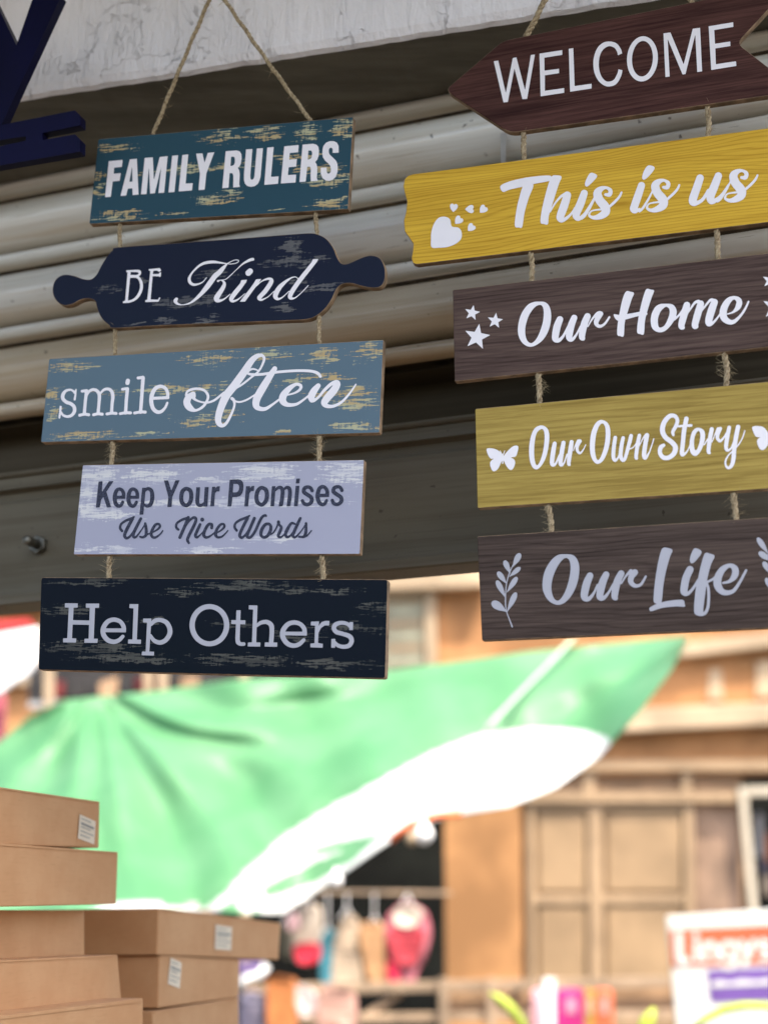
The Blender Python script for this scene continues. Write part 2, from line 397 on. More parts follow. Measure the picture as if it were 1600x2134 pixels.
W_['Keep'] = [
 ('G','P','65 106 112 104 104 232 188 103 245 102 158 228 215 412 164 416 122 290 96 325 78 414 32 417'),
 ('G','P','262 275 385 275 384 312 258 314'), ('G','K','362 285 44 362 250 44 345 212 42 312 196 40 282 212 44 262 260 48 258 320 50 270 372 48 300 398 44 330 390 40 352 352 38'),
 ('G','P','425 275 548 275 547 312 421 314'), ('G','K','525 285 44 525 250 44 508 212 42 475 196 40 445 212 44 425 260 48 421 320 50 433 372 48 463 398 44 493 390 40 515 352 38'),
 ('G','P','583 180 627 180 598 500 551 502'), ('G','K','612 218 30 650 192 40 690 212 46 703 262 50 700 330 50 680 382 46 640 398 38 608 382 28')]
W_['Your'] = [
 ('G','P','842 93 892 93 930 215 978 93 1030 91 942 290 934 408 882 410 895 290'),
 ('G','K','1115 191 46 1155 215 50 1168 280 50 1155 350 50 1120 388 46 1095 388 46 1060 360 50 1048 300 50 1060 230 50 1090 197 46 1115 191 46'),
 ('G','P','1327 172 1375 172 1360 404 1312 405'), ('G','P','1227 174 1273 174 1262 340 1214 340'), ('G','K','1240 330 46 1240 360 46 1258 386 44 1288 388 38 1325 362 26'),
 ('G','P','1415 170 1455 168 1440 400 1392 402'), ('G','P','1448 192 1475 165 1508 162 1504 225 1470 225 1452 245 1446 290 1435 240')]
W_['Promises'] = [
 ('H','P','138 85 240 80 275 90 296 115 304 155 300 205 288 245 265 275 225 290 172 292 160 402 112 404'), ('H','H','182 135 228 135 246 148 252 175 248 205 235 226 215 235 175 236'),
 ('H','P','332 162 382 162 358 402 312 404'), ('H','P','376 192 400 160 432 157 426 220 392 222 372 250 366 300 360 240'),
 ('H','K','525 180 44 568 205 50 582 265 50 570 335 50 532 378 46 505 380 46 468 350 50 457 290 50 470 225 50 500 187 46 525 180 44'),
 ('H','P','640 162 685 160 668 400 622 402'), ('H','K','682 212 22 715 180 36 750 182 44 768 225 48 762 300 48 752 372 46'), ('H','P','728 350 776 350 768 400 720 402'),
 ('H','K','778 205 22 815 177 38 848 192 46 855 250 48 848 330 48'), ('H','P','824 320 872 320 862 398 815 400'),
 ('H','P','930 72 974 70 968 128 924 130'), ('H','P','922 158 968 156 948 398 902 400'),
 ('H','K','1118 215 42 1100 183 42 1065 172 42 1028 188 46 1022 232 48 1065 265 48 1108 298 48 1112 345 48 1072 380 42 1025 370 42 1003 335 40'),
 ('H','P','1188 252 1322 250 1320 290 1186 292'), ('H','K','1298 265 44 1297 222 46 1275 182 42 1240 168 44 1205 192 48 1186 250 50 1186 310 50 1205 358 48 1240 380 44 1270 368 40 1290 332 36'),
 ('H','K','1472 212 42 1455 180 40 1420 168 42 1380 186 46 1373 228 48 1415 262 48 1460 295 48 1466 340 48 1424 378 42 1378 368 42 1358 330 40')]
W_['Use'] = [('G','K','345 695 32 322 660 32 335 612 28 385 575 30 445 550 32 488 527 20'), ('G','K','470 548 36 430 620 40 390 700 40 374 750 38 395 780 34 435 762 28 490 690 24 520 640 20'),
 ('G','K','567 548 34 520 640 38 482 720 38 482 765 34 512 764 26 570 690 17 620 612 18'), ('G','K','620 606 30 628 650 36 632 705 38 625 750 34 590 770 30 560 764 26'),
 ('G','K','590 768 20 660 730 18 730 700 20 780 665 26 795 635 30 778 612 28 740 622 32 705 680 36 690 735 36 712 770 32 750 768 28 800 730 20 828 692 17')]
W_['Nice'] = [('G','K','1013 678 30 988 650 30 998 602 28 1060 560 30 1130 540 32'), ('G','K','1132 535 38 1085 650 38 1032 772 38'), ('G','K','1095 650 14 1140 580 24 1185 540 32 1216 540 34 1222 575 36 1190 650 38 1142 745 38 1122 800 36 1138 838 28'),
 ('G','K','1297 561 46 1297 559 46'), ('G','K','1272 618 34 1235 700 38 1216 750 36 1238 770 30 1280 735 17 1330 680 14'),
 ('G','K','1410 658 36 1410 618 34 1370 620 36 1328 690 38 1316 745 38 1345 772 32 1400 750 22 1460 700 16'),
 ('G','K','1455 725 18 1520 688 22 1560 645 30 1550 614 28 1512 622 32 1470 680 36 1457 740 38 1482 770 30 1530 762 24 1578 720 18 1602 690 16')]
W_['Words'] = [('H','K','222 690 30 198 652 30 208 604 28 260 565 30 330 538 32 374 514 22'), ('H','K','350 545 38 310 620 38 268 710 38 258 755 36 285 774 32 325 740 26 370 670 18'),
 ('H','K','432 545 38 395 630 38 352 730 38 350 768 34 388 768 32 440 700 34 490 590 36 525 528 34 562 508 28 572 518 22'),
 ('H','K','600 610 32 560 620 38 520 680 42 510 740 38 540 770 34 585 755 38 620 700 40 627 640 36 605 610 32'), ('H','K','595 740 24 650 722 20 690 665 20 712 610 24 718 586 36 728 620 28 752 650 34 740 695 38 716 750 36 742 770 28 785 740 18 825 690 14'),
 ('H','K','912 612 26 870 605 32 822 680 40 802 735 38 822 768 32 868 742 24 925 660 18'), ('H','K','978 545 34 940 625 38 902 710 38 890 755 34 920 768 26 985 700 17 1042 618 18'),
 ('H','K','1046 604 30 1046 650 34 1042 720 38 1018 762 32 965 764 26'), ('H','K','1010 770 26 1060 750 20 1110 690 16')]
W_['Help'] = [
 ('I','P','82 86 215 88 214 132 172 132 166 262 336 266 340 134 300 132 300 90 438 90 436 134 395 134 382 456 424 456 420 500 284 498 286 456 328 456 333 312 162 308 155 452 200 454 196 496 62 494 64 452 106 452 122 132 80 130'),
 ('I','P','490 348 718 348 716 390 485 388'), ('I','K','694 368 44 690 325 46 655 277 44 590 257 46 525 280 48 482 345 50 482 410 50 525 468 50 590 488 46 645 470 42 684 432 36'),
 ('I','P','755 95 846 96 830 465 874 466 872 510 738 506 740 464 784 464 796 140 752 136'),
 ('I','P','896 246 982 246 960 590 1010 592 1008 632 880 628 884 590 922 590 936 288 894 286'), ('I','K','980 305 34 1020 268 44 1080 262 44 1140 290 48 1172 350 50 1170 410 50 1130 470 48 1070 496 46 1010 475 42 972 425 34')]
W_['Others'] = [('J','s',ell(35, 315, 207, 220)), ('J','h',ell(35, 315, 152, 168)),
 ('J','P','316 160 360 160 350 470 305 470'), ('J','P','263 262 410 264 408 306 262 302'), ('J','K','328 455 44 334 492 46 358 510 40 392 511 38'),
 ('J','P','446 108 535 110 522 494 566 496 564 538 434 536 436 496 478 494 490 152 444 150'), ('J','K','530 320 28 570 290 40 630 282 44 675 312 50 685 370 48 678 490 46'), ('J','P','612 494 742 496 740 540 610 538'),
 ('J','P','812 382 1050 384 1048 424 808 420'), ('J','K','1025 395 46 1020 350 46 980 304 44 915 287 46 850 307 48 802 370 52 800 440 52 845 505 50 910 528 46 970 512 44 1016 470 38'),
 ('J','P','1092 278 1175 276 1165 500 1215 510 1213 550 1085 546 1086 506 1128 504 1134 320 1090 316'), ('J','P','1168 330 1200 285 1240 270 1284 270 1280 318 1235 318 1195 345 1168 400'),
 ('J','P','1492 282 1530 282 1528 366 1490 366'), ('J','P','1304 458 1345 458 1342 550 1302 550'), ('J','K','1505 335 34 1470 302 38 1410 290 40 1350 307 46 1330 345 46 1355 385 46 1420 405 44 1490 430 48 1515 475 48 1490 525 46 1430 540 42 1370 525 40 1330 485 32')]
W_['WELCOME'] = [
 ('K','P','48 560 102 552 192 940 275 522 318 514 420 905 490 485 538 480 445 1008 390 1012 295 645 216 1045 164 1050'),
 ('K','P','592 470 862 428 864 484 650 518 652 672 825 650 825 702 656 728 656 912 886 880 886 936 606 978'),
 ('K','P','940 412 994 404 1010 856 1212 828 1212 884 956 924'),
 ('K','s','1574 466 1545 390 1500 343 1430 325 1350 340 1280 405 1240 510 1233 610 1250 710 1300 800 1370 852 1430 860 1500 835 1550 765 1578 665'),
 ('K','h','1524 488 1500 420 1460 388 1410 383 1350 420 1312 490 1298 580 1305 670 1335 750 1380 795 1420 802 1470 785 1505 735 1530 655'),
 ('K','H','1526 489 1640 440 1640 680 1529 656 1480 570'),
 ('L','s',ell(247, 532, 166, 243, 0.04)), ('L','h',ell(247, 530, 112, 191, 0.04)),
 ('L','P','473 258 548 248 690 592 788 208 866 198 888 666 836 674 815 268 710 695 678 700 518 318 540 722 494 728'),
 ('L','P','958 182 1222 138 1224 188 1018 222 1026 370 1190 345 1192 394 1030 420 1036 590 1252 558 1256 608 986 652')]
W_['hearts'] = [('M','s',heart((82, 782), (242, 615))), ('M','s',heart((270, 472), (277, 414))), ('M','s',heart((375, 448), (436, 446))), ('M','s',heart((505, 478), (546, 434))), ('M','s',heart((288, 575), (330, 530))), ('M','s',heart((400, 638), (440, 595)))]
def s_glyph(fr, dx, dy):
    P = [prs(t, 3) for t in ('655 262 26 690 262 38 698 225 36 660 200 26 612 212 48 582 250 74 600 310 78 648 370 82 655 420 74 610 455 58 550 470 34 508 450 22 522 415 15 560 402 15 620 395 18',
                              '560 290 14 520 370 20 470 450 22 440 478 22', '690 370 22 740 325 24 780 280 22 798 242 18')]
    return [(fr, 'K', [(x + dx, y + dy, w) for x, y, w in p]) for p in P]
W_['This'] = [
 ('M','s','684 244 760 205 880 175 1000 158 1112 152 1128 168 1108 200 1000 222 880 250 770 275 706 296'),
 ('M','s','890 235 972 234 932 350 895 480 875 602 845 608 810 594 820 480 845 360'),
 ('M','s','1135 158 1175 150 1220 164 1195 230 1150 370 1110 500 1100 578 1065 578 1035 562 1045 460 1075 330 1108 215'),
 ('M','K','1120 470 12 1160 400 16 1210 340 22 1255 312 28'), ('M','K','1270 325 66 1248 400 72 1215 490 70 1206 528 58 1228 545 36 1270 520 26 1310 480 18 1335 435 14'),
 ('M','K','1418 308 62 1385 400 70 1350 480 68 1350 515 56 1375 530 36 1420 490 24 1470 410 16 1510 340 14'),
 ('M','s','1472 130 1530 150 1510 190 1450 246 1426 240 1430 200')] + s_glyph('N', -520, 66)
W_['is'] = [('N','K','458 246 64 430 330 70 395 430 70 385 460 60 402 478 38 440 460 24'), ('N','s','518 66 576 84 545 140 488 192 464 180 478 120')] + s_glyph('N', 0, 0)
W_['us'] = [('N','K','985 180 68 955 270 72 920 370 72 925 402 58 960 402 38 1010 370 30 1060 290 28'), ('N','K','1150 160 66 1115 250 74 1080 340 74 1085 385 58 1120 382 38 1180 330 24 1240 240 16')] + s_glyph('N', 703, -88)
W_['stars'] = [('O','P',star((163, 302), (178, 222))), ('O','P',star((395, 382), (405, 300))), ('O','P',star((212, 545), (235, 412)))]
W_['starsR'] = [('P','P',star((1618, 118), (1632, 38))), ('P','P',star((1668, 380), (1690, 250)))]
W_['OurH'] = [
 ('O','s','835 188 900 195 945 245 960 340 940 460 885 565 800 632 730 642 665 600 628 520 628 420 660 310 720 225 780 194'), ('O','h','845 222 875 242 885 310 870 420 825 540 780 598 745 605 712 570 698 500 705 420 740 320 795 245'),
 ('O','K','1048 368 66 1020 440 74 1002 535 70 1005 570 58 1040 578 38 1085 530 26 1130 440 20'), ('O','K','1192 352 62 1162 430 70 1142 525 68 1145 565 50 1175 570 34 1215 520 22 1255 440 18'),
 ('O','K','1326 338 66 1292 420 70 1270 535 64 1280 560 46'), ('O','K','1330 440 12 1370 370 18 1420 312 28 1450 300 34'), ('O','K','1460 312 50 1422 370 52 1415 412 42 1450 438 32 1500 412 24 1547 345 20')]
W_['Home'] = [
 ('P','s','208 224 250 227 284 242 262 300 230 400 195 520 183 658 150 662 120 645 125 540 145 420 175 290'), ('P','s','408 200 450 207 480 218 455 290 420 400 392 510 380 640 345 642 314 620 325 500 350 370 380 260'),
 ('P','s','85 450 150 455 250 440 380 418 408 430 410 454 330 465 200 500 120 508'),
 ('P','s','580 345 660 352 698 400 695 470 650 550 590 610 530 625 470 595 448 530 455 450 490 380 535 350'), ('P','h','605 375 630 400 630 450 600 530 570 568 528 574 518 500 540 430 575 388'),
 ('P','K','680 500 20 730 450 20 770 390 16'), ('P','K','802 358 64 778 440 70 748 555 62 762 578 40'), ('P','K','800 450 14 840 390 20 880 335 24 915 322 34'),
 ('P','K','938 345 64 907 450 70 880 555 62 896 568 38'), ('P','K','935 430 14 980 370 20 1025 315 24 1050 308 34'), ('P','K','1072 330 66 1040 420 74 1015 515 68 1025 545 44 1070 520 24 1125 450 18'),
 ('P','K','1200 445 12 1258 425 22 1305 372 54 1312 315 54 1262 286 34 1205 320 58 1162 400 70 1162 475 68 1205 518 54 1258 522 40 1320 470 26 1370 400 22 1405 325 18')]
W_['butterfly'] = [
 ('Q','s','250 440 215 380 160 350 92 343 72 360 90 420 120 458 160 458 235 465'), ('Q','s','235 455 160 458 117 490 112 530 135 590 165 598 200 570 230 510 245 470'),
 ('Q','s','258 440 300 380 360 325 405 314 425 330 415 390 395 435 350 445 265 465'), ('Q','s','262 455 345 450 386 480 385 530 360 578 330 582 295 545 268 490'),
 ('Q','K','254 415 16 252 510 14'), ('Q','K','245 412 5 222 372 5'), ('Q','K','258 412 5 274 372 5')]
W_['butterflyR'] = [('R','s','1610 300 1550 220 1480 203 1430 208 1420 230 1440 285 1465 322 1520 328 1600 330'), ('R','s','1602 320 1510 330 1475 365 1485 420 1510 462 1545 468 1585 430 1608 370'), ('R','K','1614 280 16 1614 390 14'),
 ('R','s','1622 300 1680 215 1750 180 1800 180 1812 200 1795 265 1760 310 1700 318 1626 330'), ('R','s','1626 320 1710 318 1752 350 1745 410 1720 455 1690 462 1650 425 1624 370')]
W_['OurS'] = [
 ('Q','s','660 92 720 100 760 150 768 250 745 400 700 510 640 575 590 562 555 490 543 370 560 230 600 130'), ('Q','h','685 130 710 160 716 250 698 380 668 480 635 532 612 500 600 400 607 270 632 170'),
 ('Q','K','828 292 46 812 380 52 798 500 48 812 530 38 842 510 24 878 420 18'), ('Q','K','926 282 46 908 380 50 892 500 46 905 530 34 935 500 18 965 410 16'), ('Q','K','1016 274 46 1000 380 50 984 505 42 994 528 26'),
 ('Q','K','1035 370 10 1062 300 14 1088 258 26'), ('Q','K','1108 264 42 1080 320 36 1080 368 34 1108 398 26 1145 360 14 1172 305 11')]
W_['Own'] = [
 ('Q','s','1330 30 1390 42 1433 90 1447 190 1430 330 1380 460 1320 515 1270 500 1230 430 1218 320 1232 180 1275 75'), ('Q','h','1360 68 1388 110 1393 200 1378 320 1343 430 1310 475 1287 440 1274 340 1287 200 1320 100'),
 ('Q','K','1500 226 42 1485 330 44 1480 440 42 1500 478 34 1535 440 18 1562 350 16'), ('R','K','-12 335 40 -30 420 44 -40 530 44 -18 583 36 10 570 28 42 480 24 68 380 18'), ('R','K','76 312 42 60 380 44 30 480 34 5 565 26'),
 ('R','K','60 458 14 100 440 14 132 395 12'), ('R','K','168 308 40 150 400 44 132 540 40 138 562 32'), ('R','K','170 420 11 208 340 15 240 300 26'), ('R','K','254 305 48 235 400 50 220 520 48 235 558 38 275 500 17 305 420 13 328 345 12')]
W_['Story'] = [
 ('R','K','545 302 30 540 265 38 575 200 42 590 140 42 560 92 44 500 96 50 440 170 54 425 260 56 460 330 54 530 385 54 568 440 56 550 510 54 490 555 50 430 550 48 397 500 46 405 442 48 438 417 38'),
 ('R','K','690 122 50 665 250 50 650 400 48 640 500 48 655 522 36 700 480 17 740 390 13'), ('R','K','605 206 24 680 200 28 742 196 32'),
 ('R','s','800 225 860 232 893 270 895 350 865 450 820 520 780 535 740 505 725 440 730 350 755 265'), ('R','h','825 258 843 290 838 370 813 450 790 472 777 430 777 350 797 285'),
 ('R','K','888 412 14 925 350 14'), ('R','K','972 238 46 950 350 48 935 480 42 948 502 28'), ('R','K','975 380 11 1010 290 15 1042 232 32'), ('R','K','1066 232 40 1040 290 42 1035 338 38 1065 370 32 1105 330 20 1135 280 18'),
 ('R','K','1165 220 42 1145 320 46 1130 430 44 1145 472 34 1185 450 20 1218 370 18'), ('R','K','1264 212 48 1240 330 50 1222 450 48 1213 560 48 1195 635 42 1160 668 32 1130 645 24 1125 590 20 1155 530 17 1200 485 15 1260 420 15 1310 340 15 1338 255 13')]
W_['branch'] = [('S','K','285 882 14 252 795 12 228 728 10 215 640 12 218 500 11 232 400 11 260 310 11 300 225 10')] + [('S','s',leafs(b, t, w)) for b, t, w in
 (((290, 258), (368, 115), 62), ((265, 328), (203, 190), 58), ((253, 362), (370, 262), 50), ((226, 432), (132, 308), 58), ((228, 525), (337, 362), 56), ((215, 578), (122, 398), 58), ((232, 725), (327, 522), 60), ((228, 725), (72, 622), 84))]
W_['branchR'] = [('T','s',leafs(b, t, w)) for b, t, w in (((1602, 255), (1468, 60), 66), ((1650, 345), (1484, 232), 72), ((1640, 505), (1538, 345), 66), ((1650, 700), (1570, 540), 62))] + [('T','K','1590 230 12 1640 380 12 1655 560 12 1660 760 12')]
W_['OurL'] = [
 ('S','s','835 125 915 135 965 190 983 290 960 430 905 550 830 630 750 652 665 610 610 520 600 420 625 300 690 190 760 135'), ('S','h','850 165 883 200 891 290 868 420 828 530 780 600 740 605 707 560 692 470 707 370 752 260 807 185'),
 ('S','K','1094 350 68 1060 430 80 1035 545 76 1045 588 58 1085 588 42 1135 528 26 1172 445 22'), ('S','K','1262 338 66 1225 420 78 1198 538 74 1200 578 58 1235 582 42 1285 528 26 1335 440 22'),
 ('S','K','1418 328 68 1375 420 76 1350 555 68 1362 585 44'), ('S','K','1420 430 16 1470 350 22 1520 300 38'), ('S','K','1560 315 66 1525 360 62 1518 412 54 1550 448 44 1590 455 34 1629 434 28 1674 358 22')]
W_['Life'] = [
 ('T','s','352 182 405 184 458 210 430 290 390 430 355 600 328 828 280 848 240 828 236 760 250 600 280 400 320 230'), ('T','s','190 895 270 850 400 815 540 800 590 807 605 850 602 883 500 880 350 895 210 937 190 925'),
 ('T','K','668 440 84 622 540 90 597 675 88 602 718 68 640 728 44 700 670 34 770 560 28'), ('T','s','722 190 800 217 790 270 710 360 670 350 674 280'),
 ('T','s','845 250 905 252 960 282 918 380 880 520 860 650 845 760 825 935 840 985 780 993 728 970 716 920 722 800 740 650 765 540 800 380'),
 ('T','K','865 600 26 885 660 32 890 760 34 882 880 34 850 955 38 800 965 46'), ('T','K','870 590 28 930 560 28 980 520 26'),
 ('T','K','1060 600 24 1138 580 40 1198 515 76 1204 435 76 1142 392 48 1055 440 74 1000 540 92 1000 635 92 1050 702 72 1120 716 56 1190 688 44 1260 590 34 1335 450 28')]
# ------------------------------------------------------------------ materials used below
M_mdf = plain('fibreboard edge', (0.27, 0.185, 0.11), 0.85, 0.25, 60)
M_vinyl = plain('white vinyl lettering', (0.82, 0.785, 0.79), 0.5, 0.015, 30, 0.3)
M_vinyl_dim = plain('shade-dimmed white lettering', (0.40, 0.40, 0.43), 0.55, 0.02, 30, 0.3)  # white vinyl made darker: light falloff on the lowest boards, put into the colour
M_ink = plain('dark grey ink', (0.050, 0.056, 0.085), 0.7, 0.3, 900, 0.1)
def jute_mat():
    t = NT('jute twine'); n = t.noise(t.map((300, 300, 300)), 1, 4, 0.7)
    return t.fin(t.mix(t.ramp(n, 0.3, 0.7), (0.20, 0.145, 0.08), (0.50, 0.40, 0.25)), 0.9, 0.2)
M_jute = jute_mat()
M_fibre = plain('jute fibre', (0.46, 0.37, 0.22), 0.9, 0.2, 200, 0.2)

# ------------------------------------------------------------------ ground
g = MB(); g.add([(-400, -400, 0), (400, -400, 0), (400, 400, 0), (-400, 400, 0)], [(0, 1, 2, 3)])
gm = plain('worn asphalt street', (0.115, 0.10, 0.085), 0.95, 0.25, 0.9, 0.2)
tag(g.build('ground', gm), kind='structure')

# ------------------------------------------------------------------ shop front: lintel, added shade slab, pillars
PB = Plane(650, 105, 1.54, R(14.8))
def plaster():
    t = NT('whitewashed plaster')
    big = t.noise(t.map((9, 9, 4)), 1, 6, 0.6); run = t.noise(t.map((38, 38, 7)), 1, 5, 0.6, 0.8); crk = t.noise(t.map((14, 14, 14)), 1, 8, 0.55, 1.5)
    line = t.math('SUBTRACT', 1.0, t.ramp(t.math('ABSOLUTE', t.math('SUBTRACT', crk, 0.5)), 0.0, 0.012))
    h = t.math('ADD', t.math('MULTIPLY', run, 1.2), t.math('SUBTRACT', t.math('MULTIPLY', t.noise(t.map((110, 110, 60)), 1, 6, 0.7), 0.45), t.math('MULTIPLY', line, t.math('MULTIPLY', t.ramp(big, 0.48, 0.6), 0.6))))
    t.bump(h, 0.7, 0.010)
    c = t.mix(t.ramp(big, 0.42, 0.66), (0.90, 0.87, 0.87), (0.84, 0.82, 0.83))
    c = t.mix(t.math('MULTIPLY', t.ramp(run, 0.58, 0.72), 0.2), c, (0.55, 0.52, 0.48))
    c = t.mix(t.math('MULTIPLY', line, t.math('MULTIPLY', t.ramp(big, 0.5, 0.62), 0.08)), c, (0.33, 0.29, 0.26))
    return t.fin(c, 0.75, 0.3)
M_plaster = plaster()
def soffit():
    t = NT('dark olive soffit'); n = t.noise(t.map((3, 16, 3)), 1, 6, 0.65)  # underside colour, darker and more olive than the front plaster
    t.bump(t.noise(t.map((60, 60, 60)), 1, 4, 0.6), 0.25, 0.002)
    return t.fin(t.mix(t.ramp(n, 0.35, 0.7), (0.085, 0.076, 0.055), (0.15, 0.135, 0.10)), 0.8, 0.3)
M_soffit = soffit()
shop = empty('shop_front', (0, 1.9, 0)); tag(shop, 'white plastered shop front with thick lintel over the roller shutter', 'shop front')
pL, pR = PB.at(-1700, 105), PB.at(2700, 105)
zb = PB.at(650, 105).z
uB, nB = PB.u, PB.n
c0 = PB.at(650, 105); 
def beam_mesh():
    # front face subdivided with a slightly uneven lower arris
    vs = []; fs = []; fm = []; N = 300; x0, x1 = -1.6, 2.0
    rnd = random.Random(3); jag = [0.0]
    for i in range(N): jag.append(jag[-1] * 0.75 + rnd.uniform(-1, 1) * 0.0011)
    for i in range(N + 1):
        s = x0 + (x1 - x0) * i / N; p = c0 + uB * s
        z0 = zb + jag[i]
        for (o, z) in ((0, 3.0), (0, z0 + 0.012), (-0.0035 + jag[i] * 0.3, z0 + 0.003), (-0.010, z0), (-0.62, zb), (-0.62, 3.0)):
            q = p + nB * o; vs.append((q.x, q.y, z))
    for i in range(N):
        for k, m in ((0, 0), (1, 0), (2, 0), (3, 1), (4, 1)):
            a = i * 6 + k; fs.append((a, a + 1, a + 7, a + 6)); fm.append(m)
    return vs, fs, fm
v, f, fm = beam_mesh()
mesh('lintel', v, f, [M_plaster, M_soffit], shop, fm=fm, world_space=True)
b = MB(); b.prism([(-2.6, 0.35, 3.0), (1.25, 0.35, 3.0), (1.25, 2.6, 3.0), (-2.6, 2.6, 3.0)], (0, 0, 0.14)); b.build('added_shade_slab', M_soffit, shop)  # added out of view overhead to keep the sun off boards and boxes
for s in (-1.45, 2.25):
    b = MB(); p = c0 + uB * s - nB * 0.2; b.box((p.x, p.y, (zb - 0.005) / 2), (0.3, 0.4, zb - 0.005), -PB.yaw); b.build('pillar', M_plaster, shop)

b = MB(); b.prism([(-1.25, -0.6, 0.0), (-1.12, -0.6, 0.0), (-1.12, 1.62, 0.0), (-1.25, 1.62, 0.0)], (0, 0, 2.05)); b.prism([(-1.12, -0.6, 0.0), (1.5, -0.6, 0.0), (1.5, -0.48, 0.0), (-1.12, -0.48, 0.0)], (0, 0, 2.05)); b.build('added_shade_wall', M_soffit, shop)  # unseen low walls added left and behind the camera to block low light

# ------------------------------------------------------------------ roller shutter
PS = Plane(460, 288, 1.765, R(20.0))
def shutter_mat(name, a, b_, dirt, rough=0.28, amt=0.5, spec=0.6, coat=0.25, extra=0.0):
    t = NT(name)
    st = t.noise(t.map((1.2, 1.2, 70)), 1, 6, 0.65, 0.2); bl = t.noise(t.map((2.2, 2.2, 5)), 1, 4, 0.5); fi = t.noise(t.map((8, 8, 260)), 1, 3, 0.6)
    sp = t.noise(t.map((90, 90, 90)), 1, 2, 0.5)
    d = t.math('MULTIPLY', t.ramp(t.math('ADD', t.math('MULTIPLY', st, 0.6), t.math('MULTIPLY', bl, 0.5)), 0.48, 0.72), amt)
    c = t.mix(d, t.mix(bl, a, b_), dirt)
    c = t.mix(t.math('MULTIPLY', t.ramp(fi, 0.6, 0.7), 0.25), c, dirt)
    c = t.mix(t.math('MULTIPLY', t.ramp(sp, 0.72, 0.76), 0.7), c, (0.05, 0.04, 0.03))
    g_ = t.N('ShaderNodeAttribute', attribute_name='shade_tan')
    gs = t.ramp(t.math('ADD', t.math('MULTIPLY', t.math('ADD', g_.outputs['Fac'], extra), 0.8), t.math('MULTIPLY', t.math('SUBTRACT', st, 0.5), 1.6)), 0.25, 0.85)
    c = t.mix(t.math('MULTIPLY', gs, 0.6), c, tuple(q * 1.45 for q in dirt))  # warm shade of the slat undersides, mixed in as a tan colour
    scr = t.noise(t.map((22, 22, 420)), 1, 2, 0.5, 0.6); scm = t.noise(t.map((5, 5, 9), (3, 1, 2)), 1, 2, 0.5)
    sc = t.math('MULTIPLY', t.ramp(scr, 0.70, 0.735), t.ramp(scm, 0.5, 0.62))
    c = t.mix(t.math('MULTIPLY', sc, 0.6), c, (0.12, 0.10, 0.075))
    t.bump(t.math('ADD', st, t.math('MULTIPLY', t.noise(t.map((7, 7, 7)), 1, 2, 0.5), 6.0)), 0.08, 0.001)
    return t.fin(c, t.math('ADD', rough, t.math('MULTIPLY', t.math('MAXIMUM', d, gs), 0.4)), spec, 0.0, coat)
M_slat = shutter_mat('enamelled shutter slat', (0.76, 0.76, 0.72), (0.68, 0.66, 0.58), (0.33, 0.25, 0.15), 0.13, 0.45)
M_slat_low = shutter_mat('bounce-tinted shutter slat', (0.60, 0.54, 0.43), (0.52, 0.45, 0.34), (0.30, 0.21, 0.11), 0.25, 0.6, 0.5, 0.2, 0.3)  # tan copy of the slat enamel: warm bounce light painted into its colour
M_slat_dark = shutter_mat('shade-darkened shutter slat', (0.075, 0.058, 0.035), (0.05, 0.04, 0.025), (0.03, 0.024, 0.015), 0.6, 0.5, 0.12, 0.0)  # deep shade on the recessed slat, put into its colour
M_rail = shutter_mat('grey steel bottom rail', (0.16, 0.14, 0.10), (0.12, 0.105, 0.075), (0.07, 0.055, 0.035), 0.6, 0.6, 0.12, 0.0)
M_joint_shade = plain('painted shade in the slat joints', (0.06, 0.045, 0.025), 0.8, 0.4, 30, 0.2)  # groove shade painted as dark brown between the slats
shut = empty('roller_shutter', PS.at(800, 767)); tag(shut, 'half raised cream roller shutter with curved slats and grey bottom rail', 'shutter')
def profile_strip(name, prof, mat, s0=-0.95, s1=1.25, smooth=True, nseg=12, joint_shade=(), shade_tan=None):
    """prof: list of (offset towards camera, z); extruded along the shutter"""
    vs = []; fs = []; n = len(prof); base = PS.p
    for i in range(nseg + 1):
        s = s0 + (s1 - s0) * i / nseg
        for o, z in prof:
            q = base + PS.u * s + PS.n * o; vs.append((q.x, q.y, z))
    for i in range(nseg):
        for k in range(n - 1): fs.append((i * n + k, i * n + k + 1, (i + 1) * n + k + 1, (i + 1) * n + k))
    o = mesh(name, vs, fs, [mat, M_joint_shade], shut, smooth, world_space=True, fm=[1 if k in joint_shade else 0 for i in range(nseg) for k in range(n - 1)])
    if shade_tan:
        a_ = o.data.attributes.new('shade_tan', 'FLOAT', 'POINT'); a_.data.foreach_set('value', shade_tan * (nseg + 1))
    return o
zt = PS.at(807, 267).z; ze = PS.at(807, 771).z; pitch = (zt - ze) / 3
def slat_prof(z0):
    P = []
    for i in range(19):
        t = i / 18; a = math.sin(math.pi * t)
        P.append((0.034 * a ** 0.75 - 0.002 * (t < .02 or t > .98), z0 - pitch * (0.015 + 0.715 * t)))
    P += [(-0.014, z0 - pitch * 0.735), (-0.014, z0 - pitch * 0.765)]
    for i in range(13):
        a = math.pi * i / 12
        P.append((0.002 + 0.019 * math.sin(a), z0 - pitch * (0.87 - 0.10 * math.cos(a))))
    P += [(-0.020, z0 - pitch * 0.972), (-0.022, z0 - pitch * 1.013)]
    return P
SHADE_TAN = [max(0.35 * (1 - i / 4), 0, (i - 9) / 9) for i in range(19)] + [1, 1] + [max(0, (i - 5) / 7) for i in range(13)] + [1, 1]  # weights of the painted warm shade, strongest on lower halves and in joints
for k in range(-3, 3): profile_strip('slat', slat_prof(zt - pitch * k), M_slat_low if k == 2 else M_slat, joint_shade=(18, 19, 20, 33, 34), shade_tan=SHADE_TAN)
zr = PS.at(807, 893).z; zb0 = PS.at(807, 1198).z
f_ = lambda y: PS.at(807, y).z
